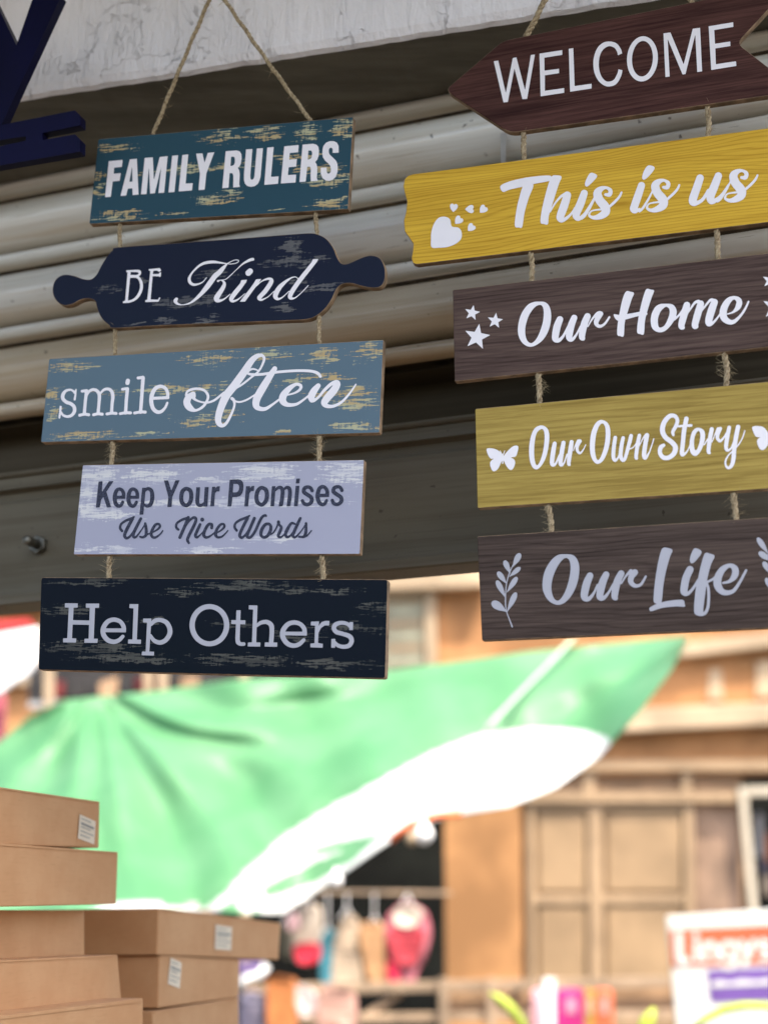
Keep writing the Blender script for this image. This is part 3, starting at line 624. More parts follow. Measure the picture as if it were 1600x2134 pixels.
profile_strip('slat', [(-0.014, ze + 0.002), (-0.018, ze - 0.004), (0.004, ze - 0.008), (0.0, f_(783)), (-0.035, f_(786)), (-0.045, f_(800)), (-0.03, f_(840)), (-0.045, f_(880)), (-0.05, zr)], M_slat_dark)['label'] = 'dark lowest slat set back in shadow'
profile_strip('bottom_rail', [(-0.055, f_(886)), (0.004, f_(887)), (0.006, f_(893)), (0.004, f_(897)), (-0.001, f_(899)), (-0.001, f_(922)), (0.002, f_(926)), (-0.009, f_(931)), (-0.012, f_(946)), (-0.007, f_(954)), (-0.006, f_(1164)), (-0.006, f_(1170)),
                              (0.013, f_(1171)), (0.015, f_(1174)), (0.015, f_(1192)), (0.012, f_(1195)), (-0.035, f_(1196))], M_rail, smooth=False)
M_bolt = plain('weathered zinc', (0.16, 0.15, 0.12), 0.45, 0.3, 80, 0.5, 0.6)
def bolt_():
    p = PS.at(84, 1137, -0.006); ax = (PS.n + PS.u * 0.05).normalized(); up = Vector((0, 0, 1)); sd_ = ax.cross(up).normalized(); up = sd_.cross(ax)
    m = MB(); m.prism([p + sd_ * 0.0125 * math.cos(a) + up * 0.0125 * math.sin(a) for a in [math.pi / 6 + k * math.pi / 3 for k in range(6)]], ax * 0.009)
    nut = bevel(m.build('nut', M_bolt, shut), 0.001)
    m = MB(); m.tube([p + ax * 0.009, p + ax * 0.034, p + ax * 0.036], 0.0062, 14, taper=[1, 1, 0.8]); m.build('bolt_shank', M_bolt, nut, True)
bolt_()
# pale tape hanging on the slats between the right boards
m = MB(); m.prism([PS.at(1042, 262, 0.03), PS.at(1054, 260, 0.03), PS.at(1053, 338, 0.03), PS.at(1043, 340, 0.03)], -PS.n * 0.0012)
tag(m.build('tape_strip', plain('masking tape', (0.42, 0.40, 0.36), 0.6, 0.08, 60)), 'short pale strip of tape stuck to the shutter beneath WELCOME', 'tape')

# ------------------------------------------------------------------ hanging boards
PL = Plane(460, 850, 1.50, R(15.5)); PR = Plane(1270, 800, 1.405, R(15.5)); TH = 0.009
def rounded(pts, idx, r=4):
    out = []
    for i, p in enumerate(pts):
        if i in idx:
            a = np.array(pts[i - 1], float); b_ = np.array(p, float); c = np.array(pts[(i + 1) % len(pts)], float)
            d1 = (a - b_) / np.linalg.norm(a - b_); d2 = (c - b_) / np.linalg.norm(c - b_)
            for t in np.linspace(0, 1, 5):
                q = (1 - t) ** 2 * (b_ + d1 * r) + 2 * t * (1 - t) * b_ + t * t * (b_ + d2 * r); out.append(tuple(q))
        else: out.append(tuple(p))
    return out
boards = {}
def board(plane, corners, outline, front, label, words, name='hanging_board', corner_r=3):
    TLc, TRc, BRc, BLc = corners
    w = [plane.at(*c) for c in corners]
    ex = ((w[1] - w[0]) + (w[2] - w[3])).normalized(); ey = -plane.n; ez = ex.cross(ey).normalized()
    o = sum(w, Vector()) / 4
    rot = Matrix((ex, ey, ez)).transposed()
    root = empty(name, o, rot.to_quaternion()); tag(root, label, 'sign board', 'wooden boards strung under each other on jute')
    W = ((w[1] - w[0]).length + (w[2] - w[3]).length) / 2; H = ((w[0] - w[3]).length + (w[1] - w[2]).length) / 2
    def loc(px, py, off=0.0):
        d = plane.at(px, py) - o; return (d.dot(ex), off, d.dot(ez))
    if outline is None: outline = rounded(list(corners), (0, 1, 2, 3), corner_r)
    pts = [loc(*p) for p in outline]; n = len(pts)
    vs = pts + [(x, TH, z) for x, _, z in pts]
    fs = [tuple(range(n)), tuple(range(2 * n - 1, n - 1, -1))] + [(i, i + n, (i + 1) % n + n, (i + 1) % n) for i in range(n)]
    mf = front(W, H)
    pn = mesh('panel', vs, fs, [mf, M_mdf], root, fm=[0, 1] + [1] * n); bevel(pn, 0.0005, 1, 50)
    for nm, key, mat, lab in words:
        v2, f2 = Field(W_[key]).faces()
        lo = mesh(nm, [loc(x, y, -0.0004) for x, y in v2], f2, mat, root)
        if lab: lo['label'] = lab
    return root
teal = [(0.06, .13, .12, .07), (.5, .1, .10, .10), (.67, .10, .08, .10), (.83, .13, .06, .13), (.965, .10, .06, .16), (.42, .44, .30, .06), (.02, .43, .04, .08), (.03, .62, .03, .12), (.50, .80, .10, .08), (.56, .75, .05, .06),
        (.89, .55, .13, .08), (.93, .68, .10, .09), (.12, .90, .12, .05), (.34, .93, .07, .035), (.93, .93, .09, .07), (.74, .97, .04, .02), (.14, .95, .14, .03), (.80, .38, .14, .05)]
mk_teal = lambda nm, b1, b2, seed: (lambda W, H: printed_board(nm, b1, b2, (0.47, 0.35, 0.17), (0.44, 0.43, 0.27), teal, W, H, thr=0.872, seed=seed))
navy = [(.82, .16, .05, .12), (.84, .32, .14, .07), (.52, .42, .07, .08), (.05, .50, .06, .05), (.20, .42, .03, .06), (.38, .72, .16, .06), (.50, .70, .10, .05), (.86, .55, .06, .06), (.31, .92, .05, .05), (.49, .95, .05, .05), (.82, .86, .04, .08), (.95, .64, .09, .05), (.20, .95, .05, .03)]
mk_navy = lambda W, H: printed_board('navy distressed print', (0.013, 0.015, 0.034), (0.012, 0.019, 0.033), (0.115, 0.115, 0.115), (0.08, 0.082, 0.09), navy, W, H, thr=0.83, seed=3.0)
lav = [(.06, .12, .10, .13), (.26, .13, .12, .10), (.64, .11, .12, .10), (.72, .12, .06, .12), (.94, .13, .10, .14), (.30, .45, .30, .05), (.60, .44, .35, .06), (.03, .50, .05, .12), (.10, .55, .12, .07), (.12, .94, .13, .06), (.48, .96, .10, .04), (.72, .82, .12, .05), (.03, .3, .05, .2), (.5, .2, .1, .03)]
mk_lav = lambda W, H: printed_board('lavender distressed print', (0.385, 0.385, 0.46), (0.335, 0.34, 0.42), (0.62, 0.61, 0.59), (0.50, 0.50, 0.54), lav, W, H, thr=0.82, seed=5.0, rough=0.5)
ink = [(.08, .36, .12, .06), (.15, .75, .20, .07), (.28, .86, .18, .06), (.42, .16, .07, .05), (.60, .08, .16, .06), (.58, .48, .08, .05), (.80, .12, .15, .05), (.90, .50, .12, .07), (.62, .84, .16, .07), (.85, .86, .14, .05), (.12, .05, .14, .03), (.33, .46, .07, .04), (.75, .60, .08, .05), (.96, .30, .06, .08)]
mk_ink = lambda W, H: printed_board('blue black distressed print', (0.006, 0.008, 0.016), (0.005, 0.010, 0.013), (0.085, 0.085, 0.073), (0.05, 0.052, 0.047), ink, W, H, thr=0.84, seed=8.0)

V, V_DIM, IK = M_vinyl, M_vinyl_dim, M_ink
board(PL, [(205.4, 289.8), (736.5, 243.4), (725.5, 436), (186.5, 467)], None, mk_teal('teal distressed print', (0.030, 0.078, 0.105), (0.026, 0.066, 0.092), 1.0),
      'teal distressed board reading FAMILY RULERS, top of the left chain', [('lettering', 'FAMILY', V, None), ('lettering', 'RULERS', V, None)])
kp = '330 100 600 80 900 58 1130 40 1215 35 1250 41 1287 60 1320 100 1340 148 1358 174 1385 177 1420 163 1465 144 1505 139 1540 154 1560 198 1559 250 1540 282 1500 289 1450 280 1405 268 1362 272 1335 296 1312 345 1272 396 1210 432 1100 440 800 452 500 464 310 475 284 462 250 430 230 390 219 350 190 338 150 345 112 365 70 369 36 343 22 300 35 252 72 228 120 232 165 247 200 248 226 226 246 188 272 146 300 114'
ko = [(100 + x / 2.222, 470 + y / 2.222) for x, y in prs(kp, 2)]
ko = [(q[0], q[1]) for q in crom(ko, True, 5)]
board(PL, [(200, 517), (700, 483), (690, 660), (195, 690)], ko, mk_navy, 'navy rolling pin shaped board reading BE Kind', [('lettering', 'BE', V, None), ('lettering', 'Kind', V, None)])
board(PL, [(103, 747.6), (799, 708), (791, 902), (86, 922)], None, mk_teal('blue grey distressed print', (0.115, 0.175, 0.215), (0.10, 0.15, 0.185), 1.4),
      'blue grey distressed board reading smile often', [('lettering', 'smile', V, None), ('lettering', 'often', V, None)])
board(PL, [(173, 969), (759, 958), (750, 1155), (154, 1156)], None, mk_lav, 'pale lavender board reading Keep Your Promises Use Nice Words',
      [('lettering', k, IK, None) for k in ('Keep', 'Your', 'Promises', 'Use', 'Nice', 'Words')])
board(PL, [(86.6, 1203), (808, 1207.5), (803, 1414), (80.5, 1396)], None, mk_ink, 'blue black worn board reading Help Others, bottom of the left chain',
      [('lettering', 'Help', V_DIM, None), ('lettering', 'Others', V_DIM, None)], corner_r=6)

mk_walnut = lambda nm, d, l, seed, **k: (lambda W, H: wood_board(nm, d, l, seed=seed, **k))
wl_ = rounded([(929, 187), (1047, 85), (1302, 32), (1430, 7), (1655, -40), (1538, 88), (1690, 215), (1600, 199), (1330, 239), (1067, 276), (1045, 268)], (0, 1, 4, 5, 6, 9), 16)
wl_ = rounded([(927, 188), (1047, 85), (1302, 33), (1430, 7), (1655, -40), (1535, 90), (1692, 212), (1600, 199), (1330, 239), (1062, 277)], (0, 1, 4, 5, 6, 9), 15)
board(PR, [(1047, 85), (1655, -40), (1690, 190), (1062, 277)], wl_, mk_walnut('walnut print', (0.024, 0.0085, 0.007), (0.105, 0.046, 0.036), 2.0, fine_amt=0.7, cont=0.25, sz=10),
      'dark walnut arrow shaped board reading WELCOME', [('lettering', 'WELCOME', V, None)])
tl = [(859, 363), (850, 366), (843, 373), (840, 388), (843, 402), (848, 420), (846, 440), (841, 460), (843, 482), (853, 496), (861, 508), (860, 522), (857, 538), (860, 548), (868, 551)]
tr = [(1785, 441), (1792, 425), (1790, 400), (1800, 380), (1802, 350), (1793, 325), (1796, 300), (1802, 275), (1798, 250), (1785, 243)]
board(PR, [(850, 364), (1795, 242), (1795, 440), (860, 551)], tl + tr, mk_walnut('golden oak print', (0.40, 0.21, 0.015), (0.68, 0.425, 0.045), 4.3, rings=16, sx=2.4, sz=13, cont=0.8, fine_amt=0.45, line=230),
      'bright yellow wavy ended board reading This is us', [('lettering', k, V, None) for k in ('This', 'is', 'us')] + [('heart_print', 'hearts', V, None)])
board(PR, [(943, 604), (1810, 503), (1812, 700), (947, 795)], None, mk_walnut('dark oak print', (0.034, 0.019, 0.016), (0.125, 0.083, 0.066), 6.1, rings=9, sx=3.0, sz=18, cont=0.4),
      'dark brown board with stars reading Our Home', [('lettering', 'OurH', V, None), ('lettering', 'Home', V, None), ('star_print', 'stars', V, None), ('star_print', 'starsR', V, None)])
board(PR, [(989.7, 852), (1850, 772), (1852, 1002), (994.7, 1059)], None, mk_walnut('pale oak print', (0.22, 0.145, 0.03), (0.46, 0.335, 0.085), 7.7, rings=7, sx=2.0, sz=12, cont=0.3, fine_amt=0.65),
      'dull yellow board with butterflies reading Our Own Story', [('lettering', k, V, None) for k in ('OurS', 'Own', 'Story')] + [('butterfly_print', 'butterfly', V, None), ('butterfly_print', 'butterflyR', V, None)])
board(PR, [(994, 1118), (1850, 1062), (1853, 1297), (1004, 1335)], None, mk_walnut('grey oak print', (0.024, 0.016, 0.0125), (0.095, 0.067, 0.053), 5.2, rings=11, sx=2.6, sz=17, cont=0.5),
      'grey brown board with leaf sprigs reading Our Life', [('lettering', 'OurL', V_DIM, None), ('lettering', 'Life', V_DIM, None), ('sprig_print', 'branch', V_DIM, None), ('sprig_print', 'branchR', V_DIM, None)])

# ------------------------------------------------------------------ jute ropes
def rope(plane, a, b_, label, r=0.0017, fib=26, seed=1, group='jute ropes joining the boards'):
    A = plane.at(*a, off=-TH / 2); B = plane.at(*b_, off=-TH / 2)
    L = (B - A).length; n = max(8, int(L / 0.0016)); ax = (B - A).normalized()
    s1 = ax.cross(Vector((0, 1, 0))).normalized(); s2 = ax.cross(s1)
    rnd = random.Random(seed); ph = rnd.uniform(0, 6); wob = rnd.uniform(-1, 1) * 0.0012
    m = MB()
    cen = lambda t: A + (B - A) * t + s1 * (wob * math.sin(math.pi * t) + 0.0004 * math.sin(t * L * 160 + ph)) 
    for k in range(3):
        pts = []; tp = []
        for i in range(n + 1):
            t = i / n; w = ph + k * 2.094 + t * L * 2 * math.pi / 0.021
            rr = r * 0.88 * (1 + 0.12 * math.sin(t * L * 90 + k))
            pts.append(cen(t) - A + s1 * math.cos(w) * rr + s2 * math.sin(w) * rr); tp.append(1 + 0.15 * math.sin(t * L * 300 + k * 2))
        m.tube(pts, r, 6, taper=tp)
    o = mesh('jute_rope', m.v, m.f, M_jute, None, True); o.location = A
    tag(o, label, 'rope', group)
    m = MB()
    for q in range(fib):
        t = rnd.random(); w = rnd.uniform(0, 6.28); d = (s1 * math.cos(w) + s2 * math.sin(w))
        p = cen(t) - A + d * r; ln = rnd.uniform(0.003, 0.011) * (1.3 if fib > 30 else 1)
        dirn = (d * rnd.uniform(.4, 1) + ax * rnd.uniform(-1, 1)).normalized(); curl = Vector((rnd.uniform(-1, 1), rnd.uniform(-1, 1), rnd.uniform(-1, 1))) * 0.6
        pts = [p]
        for i in range(4): dirn = (dirn + curl * 0.45).normalized(); pts.append(pts[-1] + dirn * ln / 4)
        m.tube(pts, 0.00013, 3, False, taper=[1.3, 1.1, 1, .8, .4])
    c = mesh('loose_fibres', m.v, m.f, M_fibre, o); c['kind'] = 'stuff'
    return o
apL, apR = (449, -29), (1290, -300)
rope(PL, (319, 281), apL, 'jute rope rising from the left end of the FAMILY RULERS board', 0.00135, 45, 1, 'jute ropes holding the top boards')
rope(PL, (649, 253), apL, 'jute rope rising from the right end of the FAMILY RULERS board', 0.00135, 45, 2, 'jute ropes holding the top boards')
rope(PR, (1095, 78), apR, 'jute rope rising from the left part of the WELCOME board', 0.0019, 60, 3, 'jute ropes holding the top boards')
rope(PR, (1444, 12), apR, 'jute rope rising from the right part of the WELCOME board', 0.0017, 45, 4, 'jute ropes holding the top boards')
segs = [(PL, (251, 466), (250, 520), 'left', 'FAMILY RULERS', 'BE Kind'), (PL, (658, 438), (661, 495), 'right', 'FAMILY RULERS', 'BE Kind'),
        (PL, (241, 684), (239, 745), 'left', 'BE Kind', 'smile often'), (PL, (664, 658), (666, 720), 'right', 'BE Kind', 'smile often'),
        (PL, (235, 914), (234, 972), 'left', 'smile often', 'Keep Your Promises'), (PL, (667, 902), (667, 965), 'right', 'smile often', 'Keep Your Promises'),
        (PL, (229, 1152), (228, 1209), 'left', 'Keep Your Promises', 'Help Others'), (PL, (671, 1152), (673, 1212), 'right', 'Keep Your Promises', 'Help Others'),
        (PR, (1090, 268), (1092, 338), 'left', 'WELCOME', 'This is us'), (PR, (1474, 218), (1474, 290), 'right', 'WELCOME', 'This is us'),
        (PR, (1105, 522), (1108, 590), 'left', 'This is us', 'Our Home'), (PR, (1492, 478), (1496, 545), 'right', 'This is us', 'Our Home'),
        (PR, (1122, 774), (1126, 844), 'left', 'Our Home', 'Our Own Story'), (PR, (1508, 736), (1513, 808), 'right', 'Our Home', 'Our Own Story'),
        (PR, (1141, 1046), (1147, 1112), 'left', 'Our Own Story', 'Our Life'), (PR, (1526, 1020), (1533, 1090), 'right', 'Our Own Story', 'Our Life')]
for i, (pl, a, b_, side, up_, dn) in enumerate(segs):
    low = a[1] > 700
    rope(pl, a, b_, 'jute rope from %s down to %s, %s end' % (up_, dn, side), 0.0017 if pl is PR else 0.0014 + 0.0002 * low, 46 if low else 16, 10 + i)
for pl, ap, lab in ((PL, apL, 'nail in the lintel holding the left chain of boards'), (PR, apR, 'nail in the lintel holding the right chain of boards')):
    m = MB(); q = pl.at(*ap, off=-TH / 2); m.tube([q + Vector((0, -.01, .003)), q + Vector((0, .10, .10))], 0.002, 8); tag(m.build('nail', M_bolt), lab, 'nail')

# ------------------------------------------------------------------ big navy letters hung at upper left
M_blue = plain('navy lacquer', (0.002, 0.002, 0.024), 0.45, 0.15, 8, 0.15)
PN = Plane(80, 250, 1.50, R(17.5))
def letter(name, outs, holes, label, th=0.012):
    items = [('Z', 'P', o) for o in outs] + [('Z', 'H', h) for h in holes]
    v2, f2 = Field(items, 1.0).faces()
    o0 = PN.at(*v2[0]); fr = [PN.at(x, y) - o0 for x, y in v2]; n = len(fr); bk = [p - PN.n * th for p in fr]
    ed = {}
    for f in f2:
        for i in range(len(f)): ed[(f[i], f[(i + 1) % len(f)])] = 1
    side = [(a, b_, b_ + n, a + n) for (a, b_) in ed if (b_, a) not in ed]
    # strip merging leaves t-joints inside: keep only edges on the contour (touching interpolated points)
    o = mesh(name, fr + bk, f2 + [tuple(i + n for i in reversed(f)) for f in f2], M_blue)
    o.location = o0; tag(o, label, 'letter', 'navy display letters')
    for a, idx in enumerate(outs + holes):
        P = [PN.at(x, y) - o0 for x, y in idx]; k = len(P)
        mesh('letter_side', P + [p - PN.n * th for p in P], [(i, (i + 1) % k, (i + 1) % k + k, i + k) for i in range(k)], M_blue, o)
letter('display_letter', [[(78, -30), (128, -8), (6, 256), (-70, 400), (-115, 400), (-22, 190), (-30, 100), (-70, -30), (-25, -30), (35, 94)]], [], 'large navy Y shaped display letter cut off by the corner, overlapping the white lintel')
letter('display_letter', [[(-160, 297), (0, 261), (157, 230), (168, 241), (168, 261), (89, 277), (89, 292), (157, 280), (168, 291), (167, 316), (0, 345), (-160, 377)]], [[(-170, 322), (0, 292), (55, 284), (54, 293), (0, 305), (-170, 338)]],
       'navy H shaped display letter lying on its side below the Y')
# ------------------------------------------------------------------ cardboard boxes on a stall table
def card():
    t = NT('corrugated cardboard'); fl = t.noise(t.map((1, 1, 1)), 12, 4, 0.6); n = t.noise(t.map((40, 40, 300)), 1, 3, 0.6)
    vert = t.N('ShaderNodeTexWave', wave_type='BANDS', bands_direction='X'); t.L(t.map((60, 60, 0)), vert.inputs[0]); vert.inputs['Scale'].default_value = 1.0; vert.inputs['Distortion'].default_value = 1.0
    t.bump(vert.outputs['Fac'], 0.06, 0.001)
    c = t.mix(t.ramp(fl, 0.3, 0.7), (0.52, 0.275, 0.125), (0.58, 0.33, 0.16)); c = t.mix(t.math('MULTIPLY', t.ramp(n, 0.5, 0.8), 0.25), c, (0.40, 0.21, 0.09))
    return t.fin(c, 0.85, 0.2)
M_card = card()
M_label = plain('paper label', (0.74, 0.63, 0.46), 0.7, 0.03, 20); M_labprint = plain('label print', (0.30, 0.29, 0.25), 0.7, 0.1, 20)
VA = Vector((math.sin(R(16)), math.cos(R(16)), 0)); VN = Vector((math.cos(R(16)), -math.sin(R(16)), 0))   # receding direction and outward normal (to the right)
class VP(Plane):
    def __init__(s, px, py, Y):
        s.p = at(px, py, Y); s.u = VA; s.n = VN; s.yaw = 0
def carton(pl, quad, depth, label, sticker=None, lid=None):
    q = [pl.at(*c) for c in quad]
    o = q[3].copy(); root = empty('cardboard_box', o); tag(root, label, 'box', 'flat cardboard boxes stacked on the table')
    d = -VN * depth
    m = MB(); m.prism([p - o for p in q], d); bx = bevel(mesh('carton', m.v, m.f, M_card, root), 0.0016, 2)
    rnd = random.Random(int(abs(q[0].x * 977 + q[0].z * 3331)))
    a, b_ = q[0].lerp(q[3], 0.035), q[1].lerp(q[2], 0.035); e = VN * 0.0012
    m = MB(); m.prism([q[0].lerp(q[1], .01) - o + e, q[1].lerp(q[0], .012) - o + e, b_.lerp(a, .012) - o + e, a.lerp(b_, .01) - o + e], -VN * 0.001); mesh('folded_edge', m.v, m.f, M_card, root)
    # closing flap seam along the top of the visible side
    if lid:
        a, b_ = q[0].lerp(q[3], lid), q[1].lerp(q[2], lid)
        m = MB(); e = VN * 0.0015; m.prism([q[0] - o + e, q[1] - o + e, b_ - o + e, a - o + e], -VN * 0.0014); mesh('flap', m.v, m.f, M_card, root)
    if sticker:
        s = [pl.at(*c, off=0.0012) - o for c in sticker]
        lab = mesh('paper_label', s, [(0, 1, 2, 3)], M_label, root)
        m = MB()
        for k in range(5):
            t0 = 0.12 + 0.17 * k; t1 = t0 + (0.10 if k == 1 else 0.04); x1 = 0.9 if k % 2 else 0.7
            Lp = lambda x, t: s[0].lerp(s[1], x).lerp(s[3].lerp(s[2], x), t) + VN * 0.0005
            m.add([Lp(.1, t0), Lp(x1, t0), Lp(x1, t1), Lp(.1, t1)], [(0, 1, 2, 3)])
        mesh('print_line', m.v, m.f, M_labprint, lab)
    return root
A1 = VP(208, 1700, 1.90); A2 = VP(245, 1830, 1.92); A3 = VP(175, 1940, 1.93); A4 = VP(250, 2040, 1.90); A5 = VP(300, 2110, 1.86)
carton(A1, [(-260, 1603), (209, 1671), (207, 1767), (-260, 1752)], 0.26, 'topmost cardboard box of the left stack, white sticker near its end', [(167, 1697), (200, 1712), (197, 1760), (163, 1747)])
carton(A2, [(-260, 1738), (247, 1776), (243, 1884), (-260, 1896)], 0.30, 'second box of the left stack, sticking out over the one below')
carton(A3, [(-260, 1896), (177, 1897), (177, 1991), (-260, 2013)], 0.25, 'third box of the left stack, set back under the overhanging box')
carton(A4, [(-260, 2014), (246, 1990), (254, 2084), (-260, 2142)], 0.28, 'fourth box of the left stack with sloping bottom edge')
carton(A5, [(-260, 2150), (299, 2080), (299, 2290), (-260, 2330)], 0.30, 'lowest box showing in the left stack, slightly tilted')
B1 = VP(330, 1940, 2.05); B2 = VP(332, 2040, 2.06)
carton(B1, [(331, 1893), (585, 1924), (581, 2000), (328, 1990)], 0.30, 'top box of the right hand stack, tilted, square white sticker', [(450, 1927), (484, 1932), (482, 1981), (448, 1978)])
carton(B2, [(333, 1991), (500, 2001), (498, 2078), (330, 2101)], 0.22, 'box below the tilted one with a smudged sticker', [(356, 1996), (379, 2006), (375, 2060), (350, 2050)])
carton(VP(320, 2120, 2.04), [(318, 2108), (498, 2079), (500, 2230), (320, 2270)], 0.20, 'bottom box of the right hand stack cut by the picture edge')
tb = empty('stall_table', (-0.5, 1.95, 0)); tag(tb, 'wooden stall table under the cardboard boxes', 'table')
M_wood = plain('rough timber', (0.28, 0.18, 0.10), 0.8, 0.3, 6)
zt_ = at(300, 2290, 1.8).z - 0.03
m = MB(); m.box((-0.55, 2.1, zt_ - 0.015), (1.1, 1.0, 0.03)); m.build('table_top', M_wood, tb)
for x in (-1.03, -0.07):
    for y in (1.67, 2.53):
        m = MB(); m.box((x, y, (zt_ - 0.03) / 2), (0.06, 0.06, zt_ - 0.032)); m.build('leg', M_wood, tb)

# ------------------------------------------------------------------ green and white tarpaulin awning
pairs = [(-80, 1600, -80, 1960), (0, 1545, 60, 1915), (60, 1495, 180, 1902), (130, 1460, 300, 1895), (220, 1450, 400, 1897), (330, 1440, 480, 1902), (480, 1418, 588, 1904), (600, 1410, 690, 1838), (700, 1403, 780, 1775),
         (800, 1398, 862, 1718), (900, 1385, 960, 1698), (1010, 1370, 1060, 1680), (1100, 1358, 1160, 1640), (1200, 1348, 1250, 1575), (1300, 1338, 1330, 1485), (1380, 1330, 1395, 1400), (1430, 1325, 1432, 1333)]
def inpoly(x, y, P):
    c = False
    for i in range(len(P)):
        (ax, ay), (bx, by) = P[i], P[i - 1]
        if (ay > y) != (by > y) and x < (bx - ax) * (y - ay) / (by - ay) + ax: c = not c
    return c
white = [(150, 1912), (200, 1893), (250, 1880), (330, 1876), (345, 1890), (430, 1893), (470, 1862), (520, 1808), (600, 1737), (700, 1675), (800, 1622), (900, 1568), (1000, 1530), (1100, 1517), (1200, 1520), (1262, 1535), (1300, 1600), (1200, 1720), (600, 2000), (150, 1990)]
greens = [[(548, 1868), (555, 1845), (600, 1822), (690, 1782), (800, 1735), (740, 1790), (650, 1842), (580, 1866)], [(645, 1772), (700, 1755), (800, 1738), (760, 1760), (660, 1783)], [(455, 1900), (470, 1885), (500, 1870), (492, 1890), (520, 1905), (480, 1910)], [(520, 1900), (545, 1893), (535, 1912)]]
NU, NV = 230, 90
vs = []; cols = []
pa = np.array(pairs, float)
for i in range(NU + 1):
    t = i / NU * (len(pairs) - 1); k = min(int(t), len(pairs) - 2); fr_ = t - k
    c = pa[k] * (1 - fr_) + pa[k + 1] * fr_
    for j in range(NV + 1):
        v_ = j / NV; x = c[0] * (1 - v_) + c[2] * v_; y = c[1] * (1 - v_) + c[3] * v_
        u_ = i / NU
        Y = 5.9 - 1.25 * v_ * (1 - 0.5 * u_)
        a1 = math.atan2(y - 1430, x - 200); r1 = math.hypot(x - 200, y - 1430) / 500
        Y += 0.06 * math.sin(a1 * 13) * min(1, r1 * 2.2) * math.exp(-r1 * 1.1)
        a2 = math.atan2(y - 1330, x - 1440); r2 = math.hypot(x - 1440, y - 1330) / 500
        Y += 0.055 * math.sin(a2 * 15 + 1) * min(1, r2 * 2) * math.exp(-r2 * 1.0)
        Y += 0.035 * math.exp(-((y - (1452 + 0.00035 * (x - 520) ** 2 * 0 + 30 * math.exp(-((x - 480) / 170) ** 2))) / 20) ** 2) * math.exp(-((x - 520) / 240) ** 4)
        Y += 0.05 * math.exp(-((y - 1480 - 90 * (1 - math.exp(-max(0, x - 240) / 160))) / 20) ** 2) * math.exp(-((x - 400) / 190) ** 4)
        Y += 0.04 * math.sin(x / 75 + y / 50) + 0.02 * math.sin(x / 31 - y / 60)
        Y += 0.10 * (v_ ** 4) * math.sin(u_ * 34)
        vs.append(at(x, y, Y))
        w = inpoly(x, y, white) and not any(inpoly(x, y, g_) for g_ in greens)
        cols.append(1.0 if w else 0.0)
fs = [(i * (NV + 1) + j, i * (NV + 1) + j + 1, (i + 1) * (NV + 1) + j + 1, (i + 1) * (NV + 1) + j) for i in range(NU) for j in range(NV)]
def tarp_mat():
    t = NT('green and white tarpaulin'); a = t.N('ShaderNodeAttribute', attribute_name='white_print')
    n = t.noise(t.map((3, 3, 3)), 1, 5, 0.6)
    gcol = t.mix(t.ramp(n, 0.35, 0.65), (0.092, 0.265, 0.108), (0.13, 0.31, 0.142))
    c = t.mix(a.outputs['Fac'], gcol, (0.62, 0.62, 0.58))
    t.fin(c, 0.45, 0.35)
    tr = t.N('ShaderNodeBsdfTranslucent'); t.L(c, tr.inputs[0]); mx = t.N('ShaderNodeMixShader'); mx.inputs[0].default_value = 0.35
    t.L(t.b.outputs[0], mx.inputs[1]); t.L(tr.outputs[0], mx.inputs[2]); t.L(mx.outputs[0], t.out.inputs[0])
    return t.m
awn = empty('tarpaulin_awning', at(500, 1900, 4.7)); tag(awn, 'large green and white tarpaulin awning slung across the street', 'awning')
sh = mesh('sheet', vs, fs, tarp_mat(), awn, True, world_space=True)
at_ = sh.data.attributes.new('white_print', 'FLOAT', 'POINT'); at_.data.foreach_set('value', cols)
so = sh.modifiers.new('thickness', 'SOLIDIFY'); so.thickness = 0.002
M_pole = plain('grey pole', (0.3, 0.29, 0.27), 0.5, 0.2, 5)
m = MB(); p0 = at(400, 1880, 4.9); m.tube([(p0.x, p0.y, 0), (p0.x, p0.y, p0.z)], 0.025, 10); m.build('pole', M_pole, awn, True)
M_cord = plain('pale cord', (0.34, 0.46, 0.32), 0.7, 0.05, 20)
m = MB(); m.tube([at(1195, 1330, 5.85), at(1110, 1418, 5.62), at(1030, 1500, 5.36), at(1010, 1525, 5.32)], 0.008, 8); m.build('guy_cord', M_cord, awn, True)

# ------------------------------------------------------------------ building across the street
PF = Plane(1200, 1700, 10.0, R(13))
def slab(name, px, mat, parent, off=0.0, th=0.1, bev=0.0):
    q = [PF.at(x, y, off) for x, y in px]; m = MB(); m.prism(q, -PF.n * th)
    o = m.build(name, mat, parent)
    if bev: bevel(o, bev)
    return o
def rect(x0, y0, x1, y1, s=0.0): return [(x0, y0), (x1, y0 + s * (x1 - x0)), (x1, y1 + s * (x1 - x0)), (x0, y1)]
M_or = plain('ochre render', (0.37, 0.18, 0.074), 0.9, 0.22, 1.6, 0.2); M_cream = plain('cream ledge', (0.42, 0.31, 0.195), 0.85, 0.15, 2, 0.2)
M_or2 = plain('burnt ochre render', (0.36, 0.18, 0.072), 0.9, 0.22, 1.6, 0.2)
M_door = plain('beige painted steel', (0.29, 0.19, 0.10), 0.6, 0.12, 2.5, 0.3); M_frame = plain('pale beige frame', (0.32, 0.215, 0.12), 0.6, 0.12, 2.5, 0.3)
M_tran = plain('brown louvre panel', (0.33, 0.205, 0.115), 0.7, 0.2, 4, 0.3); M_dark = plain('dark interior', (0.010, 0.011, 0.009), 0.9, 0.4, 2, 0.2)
M_winfr = plain('grey window frame', (0.48, 0.41, 0.30), 0.6, 0.1, 3); M_greyg = plain('grey green shutters', (0.34, 0.32, 0.22), 0.7, 0.15, 3)
bd = empty('market_building', PF.at(1200, 2040)); tag(bd, 'ochre rendered market building with beige panelled doors across the street', 'building')
